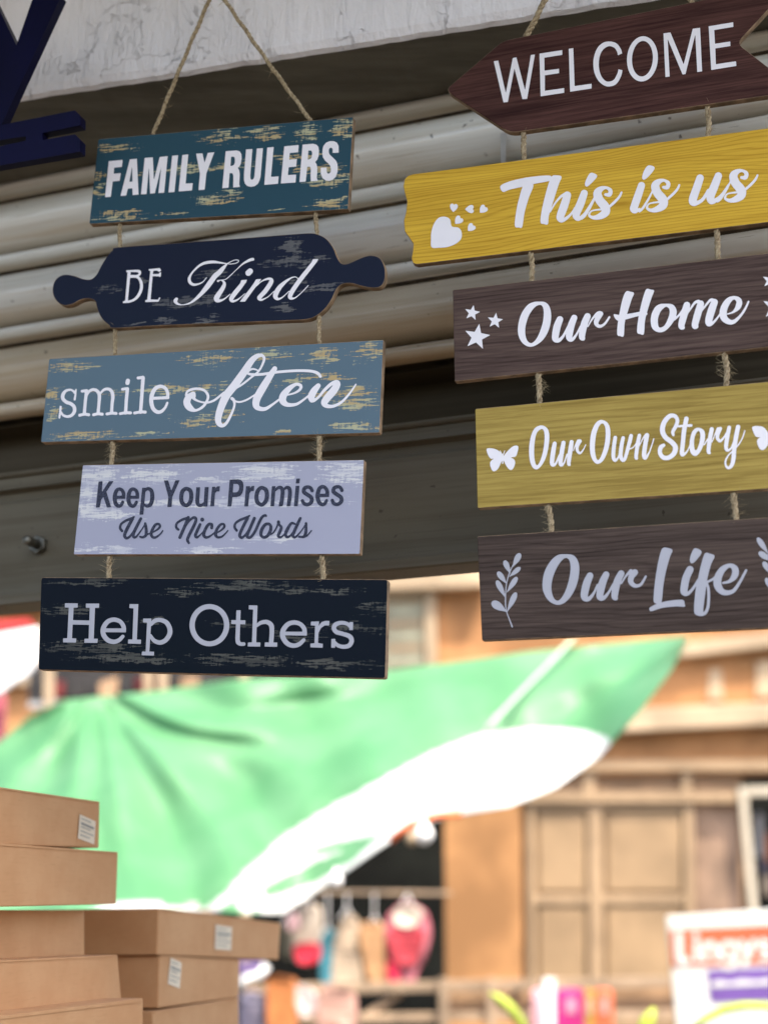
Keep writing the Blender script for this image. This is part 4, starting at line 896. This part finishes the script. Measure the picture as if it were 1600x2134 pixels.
slab('wall', [(-900, 1000), (2300, 700), (2300, 1604), (-900, 1640)], M_or, bd, 0.0, 0.25)
slab('wall', [(925, 1640), (1086, 1640), (1090, 2420), (932, 2420)], M_or2, bd, 0.0, 0.25)['label'] = 'burnt ochre pier beside the dark shop opening'
slab('wall', [(-900, 1645), (420, 1645), (420, 2420), (-900, 2420)], M_or2, bd, 0.0, 0.25)
slab('wall', [(1086, 1600), (1545, 1600), (1560, 2420), (1090, 2420)], M_tran, bd, -0.12, 0.13)
slab('wall', [(1850, 1600), (2300, 1600), (2300, 2420), (1850, 2420)], M_or2, bd, 0.0, 0.25)
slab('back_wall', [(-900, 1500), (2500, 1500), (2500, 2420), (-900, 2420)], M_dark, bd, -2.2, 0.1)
slab('ledge', [(900, 1497), (2300, 1430), (2300, 1475), (900, 1545)], M_cream, bd, 0.14, 0.14, 0.01)
slab('ledge', [(-500, 1395), (900, 1400), (2300, 1235), (2300, 1270), (900, 1428), (-500, 1430)], M_cream, bd, 0.10, 0.10, 0.01)
slab('ledge', [(-500, 1240), (1005, 1180), (1005, 1222), (-500, 1285)], M_cream, bd, 0.16, 0.16, 0.01)
slab('plaster_patch', [(1478, 1395), (1502, 1395), (1506, 1457), (1474, 1458)], M_cream, bd, 0.015, 0.014)
slab('plaster_patch', [(1575, 1380), (1620, 1375), (1620, 1450), (1575, 1452)], M_cream, bd, 0.015, 0.014)
slab('plaster_patch', [(1540, 1380), (1572, 1378), (1566, 1402), (1530, 1404)], M_or2, bd, 0.012, 0.011)
slab('sill_band', [(1086, 1585), (2300, 1582), (2300, 1604), (1086, 1606)], M_frame, bd, 0.05, 0.16)
# doors: transom lights, frame and leaves
dr = slab('door', [(1104, 1655), (1428, 1655), (1436, 2380), (1108, 2380)], M_door, bd, -0.05, 0.06); dr['label'] = 'beige double door with raised panels'
for x0, x1 in ((1096, 1112), (1214, 1240), (1420, 1440)):
    slab('mullion', rect(x0, 1606, x1, 1652), M_frame, bd, 0.02, 0.12)
slab('transom', [(1090, 1650), (1560, 1650), (1560, 1672), (1090, 1672)], M_frame, bd, 0.03, 0.12, 0.004)
for x0, x1 in ((1113, 1213), (1241, 1419), (1441, 1538)):
    for k in range(3): slab('louvre', rect(x0, 1610 + k * 14, x1, 1621 + k * 14), M_tran, bd, -0.03, 0.03)
for x0, x1 in ((1098, 1112), (1225, 1254), (1424, 1444)):
    slab('stile', [(x0, 1673), (x1, 1673), (x1 + 6, 2380), (x0 + 6, 2380)], M_frame, dr, 0.0, 0.05, 0.005)
for y0, y1 in ((1673, 1688), (1864, 1884), (2050, 2070)):
    for x0, x1 in ((1113, 1224), (1255, 1423)): slab('cross_rail', rect(x0, y0, x1, y1), M_frame, dr, -0.005, 0.045, 0.005)
for y0, y1 in ((1694, 1858), (1890, 2044)):
    for x0, x1 in ((1120, 1216), (1262, 1416)): slab('raised_panel', rect(x0 + 2, y0, x1 + 2, y1), M_door, dr, -0.02, 0.03, 0.01)
d2 = slab('door', [(1444, 1673), (1536, 1673), (1556, 2380), (1450, 2380)], plain('rusty brown steel', (0.30, 0.19, 0.12), 0.7, 0.25, 2.5), bd, -0.07, 0.05); d2['label'] = 'rusty brown side door leaf'
wn_ = slab('window_frame', [(1537, 1640), (1554, 1640), (1580, 1920), (1564, 1920)], M_winfr, bd, 0.06, 0.08, 0.004)
slab('window_frame', [(1556, 1640), (1850, 1636), (1850, 1654), (1556, 1658)], M_winfr, bd, 0.055, 0.08, 0.004)
wcol = [(0.45, 0.45, 0.46), (0.55, 0.22, 0.12), (0.10, 0.09, 0.12), (0.42, 0.33, 0.24)]
for i, (x0, y0, x1, y1) in enumerate(((1572, 1695, 1590, 1790), (1592, 1735, 1606, 1800), (1576, 1792, 1604, 1822), (1586, 1824, 1612, 1870))):
    o = slab('display_garment', [(x0 + 3, y0), (x1 - 3, y0), (x1, y0 + 14), (x1 - 2, y1), (x0 + 2, y1 - 6), (x0, y0 + 14)], plain('window stock %d' % i, wcol[i], 0.8), None, -0.45, 0.06, 0.01)
    tag(o, ['pale grey garment hanging highest in the dark window at the right edge', 'orange garment in the dark window at the right edge', 'dark folded garment in the middle of the right edge window', 'tan garment low in the right edge window'][i], 'garment')
# upper window seen between the two chains
wi = slab('window', [(800, 1238), (884, 1234), (884, 1400), (800, 1400)], M_greyg, bd, 0.02, 0.015); 
for k in range(6): slab('louvre', rect(806, 1246 + k * 25, 880, 1258 + k * 25, -0.04), M_cream if k % 2 == 0 else M_greyg, wi, 0.05, 0.03)
slab('post', [(884, 1225), (906, 1224), (908, 1400), (886, 1402)], M_cream, bd, 0.08, 0.075, 0.005)
# goods on the upper stall left of the tarpaulin
M_red = plain('red cloth', (0.42, 0.03, 0.03), 0.8, 0.2, 6); M_mar = plain('maroon cloth', (0.16, 0.02, 0.02), 0.8, 0.2, 6); M_wht = plain('white cloth', (0.78, 0.76, 0.72), 0.7, 0.08, 3); M_blk = plain('black cloth', (0.025, 0.022, 0.02), 0.8, 0.3, 6)
PG = Plane(300, 1420, 8.6, R(10))
def gslab(pl, name, px, mat, parent=None, off=0.0, th=0.06, bev=0.0):
    q = [pl.at(x, y, off) for x, y in px]; m = MB(); m.prism(q, -pl.n * th); o = m.build(name, mat, parent)
    if bev: bevel(o, bev, 3)
    return o
rk = empty('goods_rack', PG.at(300, 1560)); tag(rk, 'long rack of red and black goods behind the top of the tarpaulin', 'rack')
gslab(PG, 'shelf', [(60, 1462), (760, 1440), (760, 1450), (60, 1475)], M_pole, rk, 0.1, 0.5)
gslab(PG, 'back_panel', [(60, 1385), (700, 1385), (700, 1445), (60, 1470)], M_blk, rk, -0.3, 0.04)
for x in (92, 300, 330, 500):
    gslab(PG, 'post', [(x, 1290), (x + 13, 1290), (x + 15, 2050), (x + 2, 2050)], M_cream, rk, 0.12, 0.06)
rr = random.Random(5); x = 95
k = 0
while x < 560:
    w = rr.uniform(22, 50)
    o = gslab(PG, 'folded_goods', [(x, 1418 + rr.uniform(-8, 6)), (x + w - 3, 1416 + rr.uniform(-8, 6)), (x + w - 3, 1452), (x, 1456)], [M_mar, M_blk, M_blk, M_tran, M_blk][k % 5], rk, 0.0, 0.2, 0.01); x += w; k += 1
cl = gslab(Plane(30, 1380, 7.0, R(8)), 'white_canopy', [(-120, 1345), (0, 1320), (81, 1306), (82, 1378), (55, 1410), (28, 1425), (0, 1446), (-120, 1500)], M_wht, None, 0, 0.03, 0.01)
tag(cl, 'white cloth canopy at the left edge beside the Help Others board', 'canopy')
o = gslab(Plane(30, 1300, 7.4, R(8)), 'red_awning', [(-60, 1300), (0, 1294), (62, 1290), (64, 1308), (0, 1316), (-60, 1325)], M_red, None, 0, 0.05, 0.01); tag(o, 'red cloth strip above the white canopy at the left edge', 'cloth')
o = gslab(Plane(10, 1500, 7.2, R(8)), 'pink_cloth', [(-60, 1440), (-2, 1443), (8, 1450), (6, 1500), (2, 1590), (-60, 1600)], plain('pink cloth', (0.5, 0.12, 0.15), 0.8), None, 0, 0.05, 0.01); tag(o, 'pink cloth hanging below the white canopy at the left edge', 'cloth')

# ------------------------------------------------------------------ railing in front of the building
PRl = Plane(900, 2050, 8.4, R(3))
rl = empty('timber_railing', PRl.at(900, 2134)); tag(rl, 'timber railing with posts in front of the market building', 'railing')
M_rail2 = plain('weathered rail', (0.30, 0.21, 0.13), 0.7, 0.2, 5)
gslab(PRl, 'top_rail', [(500, 2052), (1440, 2036), (1440, 2056), (500, 2074)], M_rail2, rl, 0, 0.05, 0.004)
gslab(PRl, 'lower_rail', [(500, 2116), (1440, 2106), (1440, 2124), (500, 2134)], M_rail2, rl, -0.002, 0.046, 0.004)
gslab(PRl, 'kick_board', [(930, 2062), (1440, 2056), (1440, 2106), (930, 2112)], M_tran, rl, -0.10, 0.03)
for x0, x1, mt in ((508, 522, M_rail2), (914, 934, M_rail2), (1014, 1032, M_rail2), (1132, 1156, M_wht), (1424, 1438, M_rail2)):
    gslab(PRl, 'post', [(x0, 2040), (x1, 2040), (x1 + 3, 2560), (x0 + 3, 2560)], mt, rl, 0.055, 0.05, 0.004)
m = MB(); m.tube([PRl.at(740, 2130, -.06), PRl.at(835, 2070, -.06)], 0.02, 6); m.build('brace', M_rail2, rl)
m = MB(); m.tube([PRl.at(1020, 2125, -.06), PRl.at(1085, 2062, -.06)], 0.02, 6); m.build('brace', M_rail2, rl)

# ------------------------------------------------------------------ clothes hanging in the dark shop front
PC = Plane(750, 1940, 8.9, R(5))
def cmat(nm, c): return plain(nm, c, 0.85, 0.18, 5, 0.2)
cr = empty('clothes_line', PC.at(760, 1870)); tag(cr, 'thin rail the clothes hang from in the dark shop opening', 'rail')
m = MB(); m.tube([PC.at(560, 1858, -.03), PC.at(940, 1862, -.03)], 0.010, 8); m.build('bar', M_rail2, cr)
def puff(pl, px, col_pairs, label, cat, hanger=True, off=0.0):
    """garment: rounded cloth body from a px outline with colour pieces as parts"""
    cx = sum(p[0] for p in px) / len(px); top = min(p[1] for p in px)
    root = empty('hanging_garment', pl.at(cx, top, off)); tag(root, label, cat, 'clothes hanging in the dark shop opening')
    def cloth(nm, poly, mt, o2, th):
        v2, f2 = Field([('Z', 's', poly)], 4.0).faces()
        A = [pl.at(x, y, off + o2 + 0.008 * math.sin(x / 7.0)) for x, y in v2]
        ob = mesh(nm, A, f2, mt, root, True, world_space=True)
        sm = ob.modifiers.new('thickness', 'SOLIDIFY'); sm.thickness = th; sm.offset = 0
    cloth('body', px, col_pairs[0][1], 0.0, 0.05)
    for i, (poly, mt) in enumerate(col_pairs[1:]): cloth('trim', poly, mt, 0.045, 0.03)
    if hanger:
        m = MB(); a = pl.at(cx - 14, top + 10, off); b_ = pl.at(cx, top - 14, off); c = pl.at(cx + 14, top + 10, off)
        m.tube([a, b_, c], 0.006, 6); q = pl.at(cx, 1860, off); m.tube([b_, q], 0.004, 6); m.build('hanger', M_wht, root)
c = cmat
puff(PC, [(628, 1895), (650, 1882), (668, 1900), (670, 1960), (664, 2000), (640, 2012), (618, 2000), (612, 1950), (616, 1905)], [(None, c('cream knit', (0.42, 0.35, 0.27))), ([(618, 1968), (664, 1968), (663, 2003), (640, 2010), (620, 2002)], c('crimson knit', (0.50, 0.03, 0.05)))], 'cream top with a crimson hem hanging left in the dark opening', 'garment')
puff(PC, [(672, 1948), (698, 1942), (696, 2000), (690, 2052), (672, 2050), (668, 2000)], [(None, c('teal cloth', (0.04, 0.15, 0.18)))], 'narrow teal garment hanging beside the cream and crimson top', 'garment')
puff(PC, [(712, 1925), (730, 1905), (745, 1925), (748, 1990), (752, 2048), (700, 2050), (692, 2000), (702, 1960)], [(None, c('sand cloth', (0.42, 0.32, 0.22)))], 'sand coloured garment hanging between the teal and orange ones', 'garment')
puff(PC, [(752, 1930), (775, 1922), (798, 1930), (800, 1990), (806, 2050), (772, 2052), (758, 2000)], [(None, c('apricot cloth', (0.38, 0.21, 0.10)))], 'apricot orange dress hanging left of the pink dress', 'dress')
puff(PC, [(808, 1912), (825, 1892), (850, 1880), (875, 1892), (892, 1912), (896, 1950), (888, 1985), (872, 2020), (858, 2060), (838, 2060), (818, 2030), (808, 1980), (802, 1945)],
     [(None, c('rose cloth', (0.38, 0.12, 0.14))), ([(822, 1900), (850, 1884), (878, 1900), (870, 1925), (845, 1932), (824, 1925)], c('ivory yoke', (0.52, 0.46, 0.36))), ([(812, 1938), (845, 1942), (880, 1936), (878, 1975), (862, 2005), (838, 2010), (815, 1990)], c('coral red panel', (0.38, 0.045, 0.055))), ([(808, 2005), (830, 2020), (828, 2050), (810, 2045)], c('deep crimson', (0.45, 0.02, 0.05)))],
     'pink and coral child dress with ivory yoke hanging rightmost in the dark opening', 'dress')
puff(PC, [(590, 1925), (606, 1915), (614, 1930), (612, 1990), (592, 1992)], [(None, c('olive cloth', (0.13, 0.12, 0.08)))], 'small dark olive garment at the left end of the clothes rail', 'garment', True)
puff(PC, [(600, 1912), (614, 1905), (622, 1935), (600, 1938)], [(None, c('dusty pink cloth', (0.45, 0.28, 0.28)))], 'scrap of dusty pink cloth above the cardboard box corner', 'cloth', False, 0.1)
PC2 = Plane(600, 2060, 8.0, R(3))
puff(PC2, [(502, 2004), (545, 2006), (540, 2030), (502, 2034)], [(None, c('violet cloth', (0.20, 0.14, 0.28)))], 'violet bag edge beside the cardboard boxes', 'bag', False, 0.12)
m = MB(); m.tube([PC2.at(498, 2055, .14), PC2.at(515, 2040, .14), PC2.at(545, 2030, .14), PC2.at(556, 2012, .14)], 0.022, 8); tag(m.build('white_strap', M_wht, None, True), 'white strap below the violet bag edge', 'strap')
puff(PC2, [(558, 2042), (575, 2034), (600, 2036), (614, 2044), (616, 2075), (616, 2140), (614, 2185), (560, 2185), (556, 2140), (556, 2075)], [(None, c('orange cloth', (0.42, 0.15, 0.05)))], 'bright orange garment hung over the railing', 'garment', False, 0.06)
puff(PC2, [(672, 2062), (700, 2056), (735, 2066), (742, 2110), (738, 2180), (712, 2180), (704, 2130), (690, 2180), (666, 2180), (664, 2110)], [(None, c('salmon cloth', (0.45, 0.26, 0.20)))], 'salmon pink shorts hung over the railing', 'shorts', False, 0.06)
puff(PC2, [(620, 2058), (650, 2062), (660, 2090), (655, 2115), (625, 2112)], [(None, c('blush cloth', (0.55, 0.45, 0.42)))], 'blush pink cloth between the orange garment and the salmon shorts', 'cloth', False, 0.03)
puff(PC2, [(505, 2075), (548, 2078), (550, 2160), (505, 2165)], [(None, c('grey violet cloth', (0.22, 0.20, 0.26)))], 'grey violet cloth low behind the boxes', 'cloth', False, -0.03)
for i, (x0, x1, cc, lab) in enumerate(((1108, 1132, (0.62, 0.30, 0.33), 'pale pink packet left of the white post'), (1158, 1218, (0.40, 0.02, 0.14), 'magenta packet stacked right of the white post'), (1216, 1240, (0.42, 0.24, 0.05), 'ochre packet between magenta and orange packets'), (1238, 1278, (0.62, 0.14, 0.06), 'orange red packet at the right end of the row'))):
    root = empty('goods_packet', PC2.at((x0 + x1) / 2, 2130, .1)); tag(root, lab, 'packet', 'bright packets behind the railing')
    q = [PC2.at(x, y, 0.05) for x, y in ((x0 + 4, 2062), (x1 - 4, 2062), (x1, 2072), (x1, 2180), (x0, 2180), (x0, 2072))]; m = MB(); m.prism(q, -PC2.n * 0.1); bevel(m.build('wrapper', plain('packet foil %d' % i, cc, 0.4, 0.2, 4), root), 0.012, 3)
    gslab(PC2, 'label_patch', rect(x0 + (x1 - x0) * .35, 2080, x0 + (x1 - x0) * .7, 2112), plain('packet print %d' % i, tuple(min(1, q_ * 0.5 + 0.22) for q_ in cc), 0.5), root, 0.055, 0.003)

# bulbs and ribbon on the edge of the tarpaulin
for i, (x, y, rr_, lab) in enumerate(((882, 1735, 0.032, 'white bulb shaped bundle hanging from the tarpaulin edge, upper one'), (700, 1832, 0.022, 'small white knot lower on the tarpaulin edge'), (858, 1745, 0.022, 'cream knot of cord beside the upper white bundle'))):
    m = MB(); p = at(x, y, 4.85); m.tube([p + Vector((0, 0, rr_ * z)) for z in (-1.2, -0.9, -.4, .2, .7, 1.1, 1.6)], rr_, 10, taper=[.25, .7, 1, .95, .6, .3, .2]); tag(m.build('cord_knot', M_wht if i < 2 else M_cream, None, True), lab, 'knot')
m = MB(); m.tube([at(812, 1752, 4.84), at(850, 1722, 4.84), at(905, 1700, 4.86), at(960, 1696, 4.88)], 0.012, 6); tag(m.build('orange_ribbon', plain('orange ribbon', (0.75, 0.16, 0.05), 0.6), None, True), 'orange red ribbon along the tarpaulin edge beside the knots', 'ribbon')

# ------------------------------------------------------------------ banner sign at lower right, leaves in front of it
PSg = Plane(1500, 2020, 6.2, R(6))
sg = empty('banner_sign', PSg.at(1500, 2134)); tag(sg, 'white banner sign with orange lettering band and purple panel at the lower right', 'sign')
M_signw = plain('white banner', (0.54, 0.54, 0.50), 0.5, 0.03, 3)
gslab(PSg, 'board', [(1388, 1910), (1760, 1886), (1790, 2330), (1428, 2330)], M_signw, sg, 0, 0.04, 0.006)
for x in (1460, 1740): gslab(PSg, 'leg', [(x, 2330), (x + 14, 2330), (x + 16, 2460), (x + 2, 2460)], M_pole, sg, 0, 0.04)
M_sor = plain('banner orange', (0.42, 0.09, 0.035), 0.5, 0.1, 4); M_spu = plain('banner purple', (0.12, 0.06, 0.24), 0.5, 0.08, 4)
gslab(PSg, 'orange_band', [(1396, 1938), (1755, 1920), (1765, 2003), (1400, 2015)], M_sor, sg, 0.004, 0.003)
gslab(PSg, 'purple_panel', [(1472, 2022), (1765, 2010), (1772, 2080), (1480, 2088)], M_spu, sg, 0.004, 0.003)
def sign_text(items, mat, nm='lettering'):
    v2, f2 = Field(items, 1.0).faces(); mesh(nm, [PSg.at(x, y, 0.008) for x, y in v2], f2, mat, sg, world_space=True)
z = lambda t: ('Z', 'K', t)
sign_text([z('1414 1948 15 1417 2002 15 1433 2001 12'), z('1450 1968 13 1452 2000 13'), z('1449 1952 13 1449 1950 13'), z('1467 1968 12 1469 2000 12'), z('1468 1975 10 1480 1966 12 1490 1975 12 1492 1999 12'),
           z('1528 1968 11 1512 1965 11 1503 1980 12 1512 1996 11 1527 1992 11'), z('1530 1966 12 1532 2005 12 1520 2017 11 1505 2014 10'), z('1545 1964 12 1556 1992 12'), z('1569 1962 12 1556 1996 12 1548 2014 11'),
           z('1602 1966 10 1588 1962 11 1583 1973 11 1600 1983 12 1600 1994 11 1584 1996 10')], M_signw)
sign_text([z('1484 2052 9 1500 2050 13 1520 2051 8 1545 2048 13 1575 2048 9 1600 2046 12')], M_signw)
M_leaf = plain('yellow green leaf', (0.30, 0.36, 0.04), 0.5, 0.2, 8)
def frond(pts, w, label):
    m = MB(); P = [at(x, y, Y) for x, y, Y in pts]; P = [Vector(q) for q in crom([tuple(p) for p in P], False, 0.03)] if False else P
    n = len(P); up = Vector((0, 0, 1))
    vs = []
    for i, p in enumerate(P):
        t = (P[min(i + 1, n - 1)] - P[max(i - 1, 0)]).normalized(); s = t.cross(Vector((0, 1, 0))).normalized(); ww = w * math.sin(math.pi * (0.12 + 0.86 * i / (n - 1))) ** 0.7
        vs += [p - s * ww, p + Vector((0, -ww * 0.4, 0)), p + s * ww]
    fs = []
    for i in range(n - 1):
        a = i * 3; fs += [(a, a + 1, a + 4, a + 3), (a + 1, a + 2, a + 5, a + 4)]
    o = mesh('plant_leaf', vs, fs, M_leaf, None, True); so = o.modifiers.new('thickness', 'SOLIDIFY'); so.thickness = 0.004; tag(o, label, 'leaf', 'long leaves at the bottom edge'); return o
frond([(1435, 2150, 4.2), (1470, 2122, 4.2), (1505, 2104, 4.2), (1545, 2096, 4.2), (1590, 2096, 4.2), (1640, 2106, 4.2), (1690, 2130, 4.2)], 0.010, 'arching green leaf in front of the banner sign')
frond([(1325, 2200, 4.3), (1338, 2160, 4.3), (1350, 2125, 4.3), (1362, 2100, 4.3)], 0.022, 'short upright leaf just left of the banner sign')
frond([(1110, 2200, 5), (1085, 2130, 5), (1062, 2100, 5), (1038, 2080, 5), (1020, 2070, 5)], 0.016, 'yellow green leaf crossing the railing')
